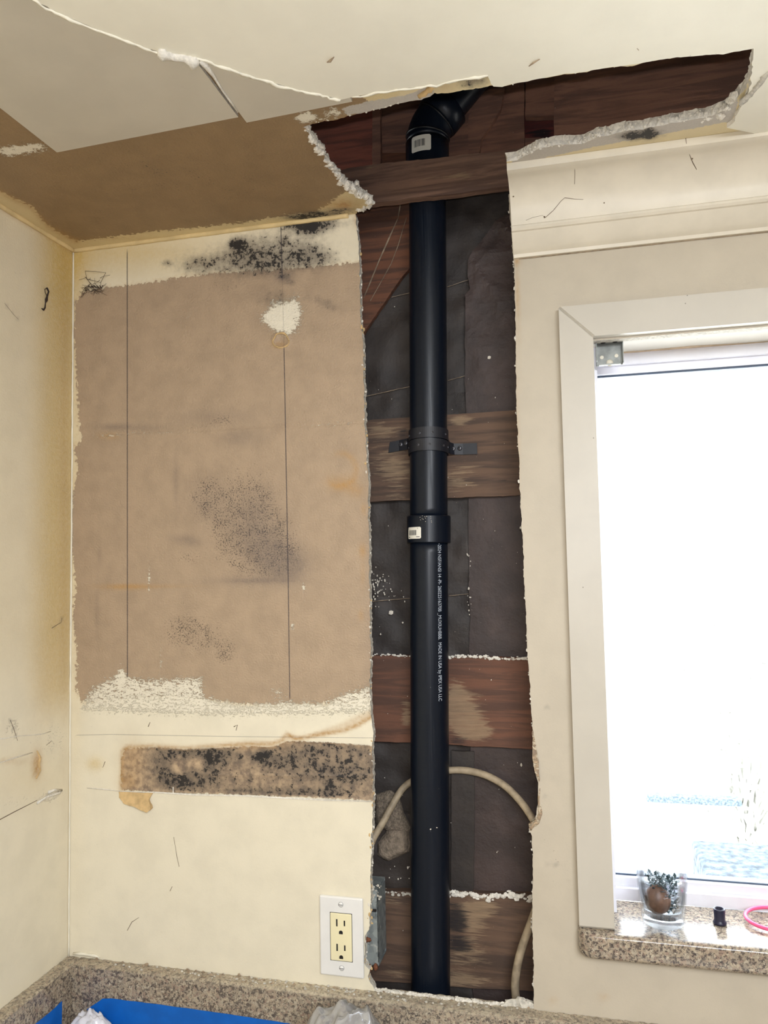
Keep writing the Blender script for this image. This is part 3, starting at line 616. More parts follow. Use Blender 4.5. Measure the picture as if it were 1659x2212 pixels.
def rubble(name, px, z, rad, mat, parent, seed, n=160, **k):
    """broken gypsum: many angular crumbs along a torn edge"""
    pts = rag(xy(px, z), .0012, .002, seed); rn = np.random.RandomState(seed); m_ = MB()
    for q in range(n):
        u, v = pts[rn.randint(len(pts))]; s_ = rad*rn.uniform(.2, 1.0)**1.4
        m_.rock((u+rn.normal(0, rad*.35), v+rn.normal(0, rad*.35), z+rn.uniform(.0, .010)), (s_*rn.uniform(.7, 1.5), s_*rn.uniform(.7, 1.5), s_), seed*1000+q)
    return m_.build(name, mat, parent, kind='stuff', **k)
rubble('plaster_lump', left_edge[1:9], H-.001, .0058, M['gypsum_white'], ce, 44, 190, label='lumpy white broken plaster along the left side of the ceiling hole')
rubble('plaster_lump', left_edge[7:], H-.001, .0048, M['gypsum_white'], ce, 45, 170)
rubble('plaster_lump', [(1590, 212), (1570, 238), (1545, 256), (1520, 262)], H-.001, .005, M['gypsum_white'], ce, 46, 80)
rubble('plaster_lump', rt_edge[6:], H-.0005, .0024, M['gypsum_white'], ce, 47, 170)
rubble('plaster_lump', up_edge[:9], H-.001, .0018, M['gypsum_white'], ce, 51, 70)
rubble('plaster_lump', up_edge2, zl, .0020, M['gypsum_white'], ce, 52, 110)
lump('plaster_lump', [(905, 210), (920, 204), (934, 192), (937, 184)], H-.002, .004, M['paper_torn'], ce, 48, 6, .5)
lump('ceiling_scrape', [(1598, 226), (1625, 198), (1650, 166), (1680, 140)], zl, .0035, M['gypsum'], ce, 49, 6, .3)
for k, px_ in enumerate(([(706, 134), (714, 128), (722, 122)], [(1142, 143), (1152, 134), (1166, 127)], [(1380, 108), (1376, 104)])):
    mb = MB(); mb.tube([atZ(a, b, zl) for a, b in px_], [.001, .003, .0008], 5, jit=.5, seed=k, flat=.2); mb.build('scrape_mark', M['dirt_shadow'], ce)

# ------------------------------------------------------------------ rest of the room shell
mb = MB(); mb.box((-.05, -3.2, -.05), (3.0, .12, 0)); mb.build('floor', M['floor'], kind='structure')
mb = MB(); mb.box((3.0, -3.2, 0), (3.05, .02, H)); mb.build('wall_side', M['wall_r'], kind='structure')
mb = MB(); mb.box((-.05, -3.25, 0), (3.05, -3.2, H)); mb.build('wall_front', M['wall_r'], kind='structure')

# ------------------------------------------------------------------ inside of the wall: paper, boards, framing
def paper_disp(V):
    x, z = V[:, 0], V[:, 2]; r = np.zeros(len(V)); rn = np.random.RandomState(3)
    for k in range(26):
        a = rn.uniform(0, math.pi); f = rn.uniform(12, 90); r += .05/f*np.sin((x*math.cos(a)+z*math.sin(a))*f*2+rn.uniform(0, 6))*rn.uniform(.2, 1)
    for zz in (2.04, 1.915, 1.58, 1.23): r += -.0012*np.exp(-((z-zz)/.0016)**2)
    return -r*.6
wc = slab('wall_cavity', [(.36, .88), (.36, 2.30), (.835, 2.30), (.835, .88)], 'wall', .102, .004, [M['tar'], M['tar']], spacing=.0055, disp=paper_disp, seed=3, kind='structure', label='dark building paper at the back of the opened wall')
def wrinkle(V):
    x, z = V[:, 0], V[:, 2]; rn = np.random.RandomState(8); r = np.zeros(len(V)); up = np.clip((z-1.86)/.3, 0, 1)
    for k in range(30):
        a = rn.uniform(0, math.pi); f = rn.uniform(20, 60); ph = rn.uniform(0, 6)
        r += (1-np.abs(np.sin((x*math.cos(a)+z*math.sin(a))*f+ph)))**3*.0022*rn.uniform(-.4, 1)
    return -(r*(.15+.85*up)+.004*up)
rp = rag(xz([(1070, 480), (1055, 505), (1022, 545), (1012, 565), (1012, 600), (1018, 625), (1006, 640), (1006, 700), (1004, 800), (1008, 900), (1012, 1100), (1015, 1400), (1018, 1700), (1020, 1925), (1022, 2160)], .096), .0010, .006, 51)
rp = rp+[(.834, .90), (.834, 2.20), (rp[0][0]+.03, rp[0][1]+.012)]
slab('paper_sheet', rp, 'wall', .0975, .0008, [M['tar2'], M['tar2']], wc, spacing=.0055, disp=wrinkle, seed=4, label='crumpled overlapping sheet of building paper at the right')
def board(name, px, y, th, mat, seed, worn=None, dark=None, label=None, parent=None, rough=.0006, sp=.006):
    def at(V):
        P = project(V); d = {'worn': gauss(P, worn) if worn else np.zeros(len(P)), 'dark': gauss(P, dark) if dark else np.zeros(len(P))}; return d
    return slab(name, rag(xz(px, y), rough, .006, seed, True), 'wall', y, th, mat, wc if parent is None else parent, spacing=sp, attrs=at, seed=seed, label=label)
yb = .0855
board('board', [(700, 914), (1020, 892), (1200, 880), (1200, 1068), (1020, 1074), (700, 1088)], yb, .012, M['board'], 1,
      [(830, 930, 50, 16, .75), (840, 1000, 50, 30, .7), (860, 1040, 20, 30, .4), (995, 910, 20, 12, .9), (1000, 1010, 40, 20, .55), (985, 1050, 40, 16, .6), (840, 1075, 60, 6, .5)], [(870, 940, 16, 16, .7), (800, 960, 30, 6, .4), (1090, 1040, 20, 4, .6)], 'upper horizontal board, worn pale, behind the pipe strap')
board('board', [(700, 1416), (900, 1417), (1020, 1419), (1220, 1423), (1220, 1622), (1020, 1612), (900, 1604), (700, 1600)], yb, .012, M['board_red'], 2,
      [(1000, 1540, 34, 36, 1.15), (985, 1500, 14, 26, .7), (1030, 1580, 30, 16, .8), (878, 1545, 12, 30, .9)], [(985, 1600, 30, 10, .7), (960, 1500, 6, 40, .3)], 'middle reddish horizontal board with a pale worn knot')
board('board', [(700, 1920), (900, 1926), (1020, 1930), (1220, 1936), (1220, 2144), (1020, 2134), (900, 2124), (700, 2116)], yb, .012, M['board'], 3,
      [(1040, 1960, 40, 20, .75), (1020, 2000, 30, 40, .6), (1000, 2080, 50, 40, .55), (1000, 2120, 60, 8, .7), (840, 1945, 40, 12, .6), (860, 2100, 30, 10, .55), (850, 2060, 20, 20, .3)], [(985, 1990, 26, 34, .9), (1000, 2045, 40, 12, .6)], 'lowest horizontal board, streaked pale and black')
for k, (pts, r) in enumerate((([(790, 1416), (830, 1415), (888, 1418)], .0018), ([(970, 1418), (1030, 1418), (1060, 1421), (1140, 1424)], .0026), ([(826, 1927), (888, 1933)], .0024), ([(970, 1930), (1020, 1933), (1060, 1938), (1100, 1936), (1150, 1940)], .0042))):
    p_ = rag(xz(pts, .083), .0012, .003, 60+k); rn = np.random.RandomState(k)
    mb = MB()
    for q in range(len(p_)*3):
        a, b = p_[rn.randint(len(p_))]; s_ = r*rn.uniform(.25, 1.0)**1.3
        mb.rock((a+rn.uniform(-.002, .002), .0845-s_*.5, b+rn.normal(0, r*.45)), (s_*1.5, s_*.8, s_), q)
    mb.build('plaster_crust', M['gypsum_white'] if k != 2 else M['gypsum'], wc, kind='stuff')
# vertical cleat strip between the lower boards, right of the pipe
board('cleat', [(975, 1622), (1024, 1624), (1024, 1925), (975, 1922)], .094, .006, M['tar'], 9)
# diagonal brace at the top left
br = atY(905, 400, .088), atY(700, 790, .088)
board('brace', [(770, 330), (930, 330), (900, 560), (860, 610), (785, 722), (690, 880), (690, 640)], .088, .010, [M['brace'], M['brace']], 6, [(850, 520, 14, 60, .2, 25)], None, 'orange-brown diagonal brace left of the pipe top')
mb = MB(); mb.tube([atY(a, b, .086) for a, b in ((866, 436), (860, 470), (838, 520), (820, 560), (800, 610), (785, 645))], .0010, 5, jit=.5, seed=4); mb.tube([atY(a, b, .086) for a, b in ((878, 470), (860, 530), (845, 570), (800, 650))], .0007, 5, jit=.5, seed=5); mb.build('brace_split', M['dirt_shadow'], wc)
# beam across the top of the opening
tb = slab('top_beam', rag(xz([(640, 390), (760, 362), (860, 349), (960, 338), (1040, 330), (1097, 324), (1200, 306), (1500, 262), (1500, 330), (1200, 390), (1097, 402), (960, 420), (800, 439), (740, 450), (640, 470)], .004), .0010, .006, 71, True), 'wall', .004, .016,
          [M['beam'], M['beam']], wc, spacing=.008, attrs=lambda V: {'worn': gauss(project(V), [(960, 385, 60, 6, .55), (880, 355, 60, 5, .6), (1000, 380, 20, 8, .5), (800, 366, 14, 8, .6), (960, 410, 100, 5, .25)]), 'dark': gauss(project(V), [(740, 400, 60, 30, .3)])}, seed=71, label='dark horizontal beam across the top of the opening')
# framing above the ceiling
board('header_board', [(560, 180), (808, 150), (809, 380), (560, 420)], .074, .016, M['header_red'], 12, None, [(720, 330, 60, 20, .3)], 'dark red board at the left end of the ceiling hole')
board('batten', [(804, 150), (822, 148), (822, 380), (804, 384)], .066, .010, M['header'], 13)
board('header_board', [(823, 140), (1133, 80), (1133, 350), (823, 390)], .090, .014, M['header'], 14, [(850, 290, 30, 40, .25), (1030, 270, 30, 40, .2)], [(1060, 170, 60, 14, .5)], 'brown board behind the pipe elbow')
board('header_board', [(1134, 90), (1199, 80), (1199, 250), (1134, 252)], .090, .014, M['header'], 15)
board('header_board', [(1134, 298), (1199, 296), (1199, 360), (1134, 362)], .090, .014, M['header'], 16)
board('blocking', [(1126, 230), (1210, 230), (1210, 320), (1126, 320)], .1125, .002, M['notch_shade'], 17, None, [(1170, 290, 30, 14, .9)], 'red wood darkened for shade, seen through the square notch')  # near-black patch painted low down as the notch's shadow
board('header_board', [(1197, 60), (1420, 30), (1720, -20), (1720, 320), (1400, 350), (1197, 372)], .068, .030, M['header'], 18, None, None, 'long dark brown board at the right end of the ceiling hole')
board('splice_block', [(1012, 335), (1012, 250), (1030, 205), (1060, 192), (1090, 190), (1082, 235), (1060, 270), (1040, 300), (1035, 335)], .080, .012, M['header'], 19, [(1040, 250, 14, 30, .3)])
mb = MB(); mb.box((.2, -1.2, 2.47), (1.5, .14, 2.49)); mb.box((.2, .115, 2.2), (1.5, .14, 2.48)); mb.box((.2, -.40, 2.206), (.24, .12, 2.47)); mb.box((1.2, -.40, 2.206), (1.24, .12, 2.47)); mb.box((.2, -.46, 2.206), (1.24, -.40, 2.47)); mb.build('dark_enclosure', M['dark_enclosure'], wc)  # unseen box added above the hole to keep the cavity dark
mb = MB(); mb.box((.40, .0135, .88), (.445, .100, 2.20)); mb.build('light_block', M['header'], wc); mb = MB(); mb.box((.785, .0165, .88), (.834, .096, 2.20)); mb.build('light_block', M['header'], wc)  # unseen uprights added to block light at the cavity sides
mb = MB(); mb.box((.36, .106, .86), (.835, .12, 2.32)); mb.build('sheathing', M['dark_enclosure'], wc)
mb = MB(); mb.box((.44, .014, .89), (.834, .10, .93)); mb.build('bottom_block', M['header'], wc)
for k, px_ in enumerate(([(785, 857), (888, 834)], [(968, 822), (1004, 812)], [(846, 642), (888, 632)], [(966, 620), (1014, 604)], [(800, 1299), (888, 1292)], [(970, 1287), (1012, 1283)], [(968, 432), (1060, 412)])):
    mb = MB(); mb.tube([atY(a, b, .0975) for a, b in rag(px_, .6, 12, k)], .0005, 5, jit=.5, seed=k); mb.build('paper_crease', M['dirt_shadow'] if k < 6 else M['tar2'], wc)
# mortar lumps stuck to the paper, bottom left
def patch(name, px, y, th, mat, seed, amp=.003):
    rn = np.random.RandomState(seed)
    def dp(V):
        P = project(V); s = np.clip(sdf(P, px)/12, 0, 1); r = np.zeros(len(V))
        for k in range(14):
            a = rn.uniform(0, 6.3); f = rn.uniform(80, 420); r += np.sin((V[:, 0]*math.cos(a)+V[:, 2]*math.sin(a))*f+rn.uniform(0, 6))*60/f
        return -th*np.sqrt(s)-amp*s*r*.12
    return slab(name, rag(xz(px, y), .0012, .004, seed, True), 'wall', y, .004, mat, wc, spacing=.0035, disp=dp, seed=seed)
patch('mortar_lump', [(810, 1718), (840, 1706), (862, 1722), (872, 1758), (887, 1788), (884, 1800), (842, 1798), (812, 1776)], .098, .010, M['mesh_mortar'], 3, .004)
patch('mortar_lump', [(842, 1790), (880, 1784), (884, 1812), (886, 1838), (862, 1850), (838, 1860), (816, 1846), (816, 1822)], .097, .013, M['mortar'], 4, .002)
# crumbs of plaster stuck to the paper and boards
mb = MB(); rn = np.random.RandomState(21)
for k in range(150):
    if k < 60: px_ = 800+abs(rn.normal(0, 26)); py_ = 1255+rn.normal(0, 18)+(px_-800)*.5
    elif k < 75: px_ = 1013+rn.normal(0, 2.5); py_ = rn.choice([1205, 1290, 1310])+rn.normal(0, 14)
    elif k < 85: px_ = rn.uniform(830, 885); py_ = rn.uniform(1860, 1900)
    else: px_ = rn.uniform(800, 1135); py_ = rn.uniform(470, 2100)
    y_ = .0845 if (900 < py_ < 1075 or 1420 < py_ < 1605 or py_ > 1930) else .0955
    s_ = rn.uniform(.0005, .0016) if k < 85 else rn.uniform(.0004, .0009)
    mb.rock(atY(px_, py_, y_), (s_, s_*.6, s_*rn.uniform(.8, 1.8)), k)
for px_, py_, s_ in ((845, 1323, .005), (1057, 772, .0035), (870, 1345, .002), (1048, 925, .003), (1060, 940, .002), (822, 1370, .002), (1126, 1652, .003)): mb.rock(atY(px_, py_, .094), (s_*.8, .0012, s_), int(px_))
mb.build('plaster_crumbs', M['crumb'], wc, kind='stuff')

# ------------------------------------------------------------------ the black drain pipe
YP = .052
pa = atY(930.5, 2150, YP); pb = atY(923.5, 430, YP); pdir = (pb-pa)/(pb[2]-pa[2])
def paxis(z): return pa+pdir*(z-pa[2])
PR = .0298
pipe = empty('drain_pipe', tuple(paxis(.95)), label='black plastic drain pipe running up the opened wall cavity to an angled elbow', cat='pipe')
zc0, zc1 = atY(930, 1172, YP-.03)[2], atY(930, 1112, YP-.03)[2]
def rod(z0, z1, r, nz=40):
    m_ = MB(); m_.tube([paxis(z) for z in np.linspace(z0, z1, nz)], r, 48); return m_
lower = rod(.93, zc0+.004, PR).build('lower_pipe', M['abs'], pipe, True)
upper = rod(zc1-.004, 2.285, PR).build('upper_pipe', M['abs'], pipe, True)
cpl = MB(); zz = [zc0, zc0+.0012, zc1-.0012, zc1]; rr = [.0332, .0344, .0344, .0332]
cpl.lathe([(PR, 0), (rr[0], 0), (rr[1], .0012), (rr[1], zc1-zc0-.0012), (rr[0], zc1-zc0), (PR, zc1-zc0)], paxis(zc0), 48, axis=pdir)
coupling = cpl.build('coupling', M['abs'], pipe, label='wider black coupling sleeve with a barcode label')
coupling.data.polygons.foreach_set('use_smooth', [True]*len(coupling.data.polygons))
try: coupling.data.set_sharp_from_angle(angle=.6)
except Exception: pass
# elbow
e0 = paxis(2.262); bend = []
eh = MB(); eh.tube([paxis(z) for z in (2.255, 2.258, 2.30, 2.318)], [.0335, .0352, .0352, .0352], 40)
pth = []; c0 = paxis(2.318); dirs = np.array([pdir[0], 0, 1.]); 
for t in np.linspace(0, 1, 14):
    a = t*math.radians(42); R_ = .062
    pth.append(c0+np.array([R_*(1-math.cos(a)), .004*t, R_*math.sin(a)]))
ed = np.array([math.sin(math.radians(42)), .06, math.cos(math.radians(42))])
tail = [pth[-1]+ed*s for s in (.004, .03, .06, .10, .16)]
eh.tube(pth+tail[:1], .0345, 40); elbow = eh.build('elbow', M['abs'], pipe, True, label='angled black elbow fitting above the beam')
mb = MB(); mb.tube([tail[0]+ed*s for s in (-.004, -.003, .024, .026)], [.034, .0372, .0372, .034], 40); mb.build('elbow_hub', M['abs'], pipe, True)
mb = MB(); mb.tube(tail, PR, 40); mb.build('branch_pipe', M['abs'], pipe, True)
for q in (pth[3], tail[0]-ed*.006):
    mb = MB(); d_ = ed if q is not pth[3] else np.array([.15, 0, 1.]); d_ = d_/np.linalg.norm(d_); mb.tube([q-d_*.0012, q+d_*.0012], .0362, 40); mb.build('ring', M['abs_dark'], pipe, True)
def cyl_pt(z, th, r): 
    c = paxis(z); return c+np.array([r*math.sin(th), -r*math.cos(th), 0])
def cyl_patch(z0, z1, t0, t1, r, nz=6, nt=12, corner=0.0):
    V = []; F = []
    for i in range(nz+1):
        v = i/nz; inset = 0
        for j in range(nt+1):
            u = j/nt; V.append(cyl_pt(z0+(z1-z0)*v, t0+(t1-t0)*u, r))
    n = nt+1
    for i in range(nz):
        for j in range(nt):
            if corner and (i in (0, nz-1)) and (j in (0, nt-1)):
                continue
            F.append((i*n+j, i*n+j+1, (i+1)*n+j+1, (i+1)*n+j))
    if corner:
        for (i, j, ks) in ((0, 0, (1, 3, 2)), (0, nt-1, (0, 3, 2)), (nz-1, 0, (0, 1, 3)), (nz-1, nt-1, (0, 1, 2))):
            q = [i*n+j, i*n+j+1, (i+1)*n+j, (i+1)*n+j+1]; F.append(tuple(q[k] for k in ks))
    return V, F
rad = math.radians
zs0, zs1 = atY(899, 1164, YP-.02)[2], atY(899, 1139, YP-.02)[2]
def barcode(parent, z0, z1, t0, t1, r, seed, lines=True):
    st = MB().add(*cyl_patch(z0, z1, t0, t1, r+.0002, 12, 16, 1)).build('barcode_label', M['label'], parent, True, label='small white barcode label')
    b = MB(); rn = np.random.RandomState(seed); t = t0+(t1-t0)*.16; dt = t1-t0; dz = z1-z0
    while t < t1-dt*.28:
        w = rn.choice([.012, .02, .034])*dt; b.add(*cyl_patch(z0+dz*(.30), z0+dz*.74, t, t+w, r+.0004, 2, 2)); t += w+rn.choice([.014, .022])*dt
    if lines:
        for q0, q1, v in ((.07, .24, .12), (.70, .92, .13), (.06, .12, .86), (.78, .82, .86)): b.add(*cyl_patch(z0+dz*v, z0+dz*(v+.05), t0+dt*q0, t0+dt*q1, r+.0004, 1, 3))
    b.build('barcode', M['label_ink'], st); return st
barcode(coupling, zs0, zs1, rad(-58), rad(-10), .0344, 3)
ez0, ez1 = 2.289, 2.315
barcode(elbow, ez0, ez1, rad(-34), rad(20), .0353, 8, False)
# printed line on the lower pipe
def lettering(text, z_top, z_bot, th, size):
    cu = bpy.data.curves.new('txt', 'FONT'); cu.body = text; cu.size = size; ob = bpy.data.objects.new('txt', cu); COL.objects.link(ob)
    dg = bpy.context.evaluated_depsgraph_get(); me = bpy.data.meshes.new_from_object(ob.evaluated_get(dg))
    bpy.data.objects.remove(ob, do_unlink=True)
    V = np.array([tuple(v.co) for v in me.vertices]); L = V[:, 0].max()-V[:, 0].min(); k = (z_top-z_bot)/L
    for v, p in zip(me.vertices, V):
        z = z_top-(p[0]-V[:, 0].min())*k; v.co = Vector(cyl_pt(z, th+(p[1]-size*.35)/PR, PR+.00018))
    me.update(); return me
me = lettering('-2024 NSF/ANSI 14 -PI- 26022516370B _MUXIUHBBB.  MADE IN USA by IPEX USA LLC', atY(953, 1174, YP-.02)[2], atY(953, 1514, YP-.02)[2], rad(44), .0088)
link('printed_lettering', me, M['ink'], lower, label='white printed lettering running down the pipe')
mb = MB(); mb.rock(cyl_pt(atY(932, 1792, YP-.03)[2], rad(12), PR), .0014, 2); mb.rock(cyl_pt(atY(946, 1790, YP-.03)[2], rad(30), PR), (.002, .0006, .0008), 3)
for k in range(14): mb.rock(cyl_pt(zc1-.0005-random.Random(k).uniform(-.001, .012), rad(-6+random.Random(k+50).uniform(-8, 24)), .0346), .0006, k)
mb.build('glue_spots', M['crumb'], pipe, kind='stuff')
adopt(pipe, *[o for o in COL.objects if o.parent == pipe])

# ------------------------------------------------------------------ strap round the pipe
zs = lambda py: atY(927, py, YP-.03)[2]
strap = empty('pipe_strap', tuple(paxis(zs(955))), label='black perforated plastic strap holding the pipe to the upper worn board', cat='strap')
def band(z0, z1, r, sag, t0=-100, t1=112, slope=0.0):
    m_ = MB(); N = 40; V = []
    for k in range(N+1):
        t = rad(t0+(t1-t0)*k/N); dz = -sag*(1-math.cos(t*.9))+slope*t
        for (rr_, z_) in ((r, z0), (r+.0016, z0), (r+.0016, z1), (r, z1)): V.append(cyl_pt(z_+dz, t, rr_))
    F = [(k*4+i, k*4+(i+1) % 4, (k+1)*4+(i+1) % 4, (k+1)*4+i) for k in range(N) for i in range(4)]+[(0, 1, 2, 3), (4*N+3, 4*N+2, 4*N+1, 4*N)]
    return m_.add(V, F)
b1 = band(zs(944), zs(921), PR+.0003, .003).build('band', M['strap'], strap)
b2 = band(zs(972), zs(946), PR+.0008, .004).build('band', M['strap'], strap)
def ear(px, ys, name='ear'):
    """strap tail lying on the board: px = upper and lower edge points from the pipe outwards"""
    m_ = MB(); V = []
    for (u, l), y in zip(px, ys):
        a = atY(*u, y); b = atY(*l, y); V += [a, b, b+np.array([0, .0018, 0]), a+np.array([0, .0018, 0])]
    n = len(px); F = [(k*4+i, k*4+(i+1) % 4, (k+1)*4+(i+1) % 4, (k+1)*4+i) for k in range(n-1) for i in range(4)]+[(0, 1, 2, 3), (4*n-4, 4*n-3, 4*n-2, 4*n-1)]
    return m_.add(V, F).build(name, M['strap'], strap)
ear([((968, 948), (968, 976)), ((972, 955), (973, 981)), ((980, 958), (982, 982)), ((1000, 958), (1000, 982)), ((1030, 957), (1031, 981))], [.062, .074, .081, .0825, .0825])
ear([((889, 945), (890, 972)), ((880, 947), (880, 971)), ((862, 951), (862, 974)), ((842, 955), (839, 978))], [.066, .078, .0820, .0825])
for px_, py_ in ((866, 960), (877, 957), (979, 969), (993, 968)):
    m_ = MB(); c_ = atY(px_, py_, .0795); m_.lathe([(0, -.0016), (.0022, -.0014), (.0034, -.0006), (.0036, 0), (.0036, .003)], c_, 16, axis=(0, 1, 0))
    sc = m_.build('screw', M['screw_grey'], strap, True)
    m_ = MB(); m_.box(c_+np.array([-.0020, -.00175, -.0004]), c_+np.array([.0020, -.0013, .0004])); m_.box(c_+np.array([-.0004, -.00175, -.0020]), c_+np.array([.0004, -.0013, .0020])); m_.build('cross_slot', M['recess_shade'], sc)
for (zrow, sag, ths) in ((zs(934), .003, (-62, -16, 22, 66)), (zs(959), .004, (-66, -20, 14, 58, 82))):
    for t in ths:
        c_ = cyl_pt(zrow-sag*(1-math.cos(rad(t)*.9)), rad(t), PR+.0026); ax_ = np.array([math.sin(rad(t)), -math.cos(rad(t)), 0])
        m_ = MB(); m_.lathe([(.0016, -.0012), (.0020, .0000), (.0013, .0003), (.0009, -.0004)], c_, 10, axis=ax_); m_.build('strap_hole', M['screw_grey'], strap)
adopt(strap, *[o for o in COL.objects if o.parent == strap])

# ------------------------------------------------------------------ cables, junction box, outlet
def smooth_path(pts, n=60):
    P = np.array(pts); t = np.linspace(0, len(P)-1, n); out = []
    for s in t:
        i = min(int(s), len(P)-2); f = s-i; p0 = P[max(i-1, 0)]; p1 = P[i]; p2 = P[i+1]; p3 = P[min(i+2, len(P)-1)]
        out.append(.5*((2*p1)+(-p0+p2)*f+(2*p0-5*p1+4*p2-p3)*f*f+(-p0+3*p1-3*p2+p3)*f**3))
    return out
c1 = smooth_path([atY(792, 1850, .040), atY(806, 1812, .045), atY(825, 1780, .062), atY(850, 1735, .078), atY(868, 1706, .086), atY(890, 1688, .0895), atY(930, 1672, .0905), atY(972, 1664, .0905), atY(1010, 1665, .090), atY(1050, 1675, .086), atY(1090, 1697, .078), atY(1125, 1732, .062), atY(1150, 1768, .046), atY(1168, 1802, .040)])
mb = MB(); mb.tube(c1, .0056, 14); mb.build('electrical_cable', M['cable'], smooth=True, label='old beige cable arching behind the pipe across the middle of the cavity', cat='cable')
c2 = smooth_path([atY(1166, 1940, .050), atY(1154, 1975, .050), atY(1143, 2005, .050), atY(1130, 2040, .050), atY(1120, 2075, .050), atY(1114, 2110, .050), atY(1113, 2140, .050), atY(1117, 2172, .050), atY(1119, 2190, .050)])
mb = MB(); mb.tube(c2, .0062, 14); mb.build('electrical_cable', M['cable'], smooth=True, label='short beige cable dropping at the lower right edge of the cavity', cat='cable')
jb = empty('junction_box', tuple(atY(815, 2095, .04)), label='galvanised steel outlet box showing beside the cut wall edge', cat='junction box')
zt, zb_ = atY(815, 1921, .014)[2], atY(815, 2096, .014)[2]; xr = atY(817, 2000, .014)[0]
mb = MB(); mb.box((xr-.052, .0136, zb_+.006), (xr, .0150, zt)); mb.box((xr-.0012, .0136, zb_+.012), (xr, .062, zt-.004)); mb.box((xr-.052, .0136, zb_+.006), (xr, .060, zb_+.0075)); mb.box((xr-.052, .0136, zt-.0015), (xr, .060, zt)); mb.box((xr-.052, .060, zb_+.006), (xr, .0615, zt))
mb.build('box_shell', M['galv'], jb)
mb = MB(); mb.box((xr-.016, .0100, zt-.028), (xr-.001, .0138, zt-.012), bev=.0008); mb.box((xr-.018, .0100, zt-.040), (xr-.003, .0138, zt-.033), bev=.0008); mb.build('mounting_ear', M['galv'], jb)
mb = MB(); mb.box((xr-.014, .0118, zt-.0325), (xr-.002, .0140, zt-.0285)); mb.build('ear_slot', M['recess_shade'], jb)
for k, dx in enumerate((-.0045, -.0145, -.021)):
    mb = MB(); mb.rock((xr+dx, .0115, zb_+.006-.002*(k % 2)), (.0042, .003, .0062), k+3, sub=2); mb.build('rusty_screw', M['rust'], jb, True)
mb = MB(); mb.rock((atY(794, 2028, .012)[0], .012, atY(794, 2030, .012)[2]), (.006, .0018, .004), 9, sub=2); mb.build('rust_patch', M['rust'], jb, True)
mb = MB(); rn = np.random.RandomState(5)
for k in range(26): mb.rock((xr+rn.uniform(-.012, .004), .012+rn.uniform(-.002, .01), zt-rn.uniform(-.004, .016)), rn.uniform(.001, .003), k)
mb.build('plaster_crust', M['gypsum'], jb, kind='stuff')
adopt(jb, *[o for o in COL.objects if o.parent == jb])

oc = [atY(690, 1934, -.005), atY(785, 1941, -.005), atY(785, 2114, -.005), atY(692, 2105, -.005)]
ox0, ox1 = (oc[0][0]+oc[3][0])/2, (oc[1][0]+oc[2][0])/2; oz1, oz0 = (oc[0][2]+oc[1][2])/2, (oc[2][2]+oc[3][2])/2
ocx, ocz = (ox0+ox1)/2, (oz0+oz1)/2; hw, hh = (ox1-ox0)/2, (oz1-oz0)/2
ou = empty('electrical_outlet', (ocx, 0, ocz), label='white wall plate with an ivory double outlet above the granite', cat='outlet')
mb = MB(); rw, rh = hw*.49, hh*.595
mb.box((ocx-hw, -.0062, ocz-hh), (ocx+hw, -.0002, ocz+hh), bev=.0022); mb.build('cover_plate', M['plate'], ou)
mb = MB(); mb.box((ocx-rw-.0006, -.0066, ocz-rh-.0006), (ocx+rw+.0006, -.0058, ocz+rh+.0006)); mb.build('receptacle_gap', M['recess_shade'], ou)
mb = MB(); mb.box((ocx-rw, -.0078, ocz-rh), (ocx+rw, -.004, ocz+rh), bev=.0012); rc = mb.build('receptacle', M['ivory'], ou, label='ivory double receptacle')
for s in (1, -1):
    zc = ocz+s*rh*.52+.002
    for dx, hgt in ((-.0062, .0052), (.0058, .0040)):
        mb = MB(); mb.box((ocx+dx-.0011, -.0080, zc+.001-hgt), (ocx+dx+.0011, -.0070, zc+.001+hgt)); mb.build('slot', M['recess_shade'], rc)  # proud dark boxes stand for the shaded recesses
    mb = MB(); zg = zc-.0125; poly = [(ocx-.003, zg-.0026), (ocx+.003, zg-.0026)]+[(ocx+.003*math.cos(a), zg+.0026*math.sin(a)) for a in np.linspace(0, math.pi, 9)]
    mb.prism(poly, lambda u, v, o: (u, o, v), -.0080, -.0070); mb.build('ground_hole', M['recess_shade'], rc)
    zsq = ocz+s*(hh+rh)/2+.001
    mb = MB(); mb.lathe([(0, .0014), (.0022, .0012), (.0034, .0004), (.0036, 0), (.0036, -.003)], (ocx, -.0062, zsq), 18, axis=(0, -1, 0)); sc = mb.build('plate_screw', M['plate'], ou, True)
    mb = MB(); mb.box((ocx-.0030, -.0079, zsq-.0003), (ocx+.0030, -.0068, zsq+.0003)); mb.tube([(ocx+.0037*math.cos(a), -.0063, zsq+.0037*math.sin(a)) for a in np.linspace(0, 6.28, 24)], .0002, 4); mb.build('screw_slot', M['screw_grey'], sc)
adopt(ou, *[o for o in COL.objects if o.parent == ou])

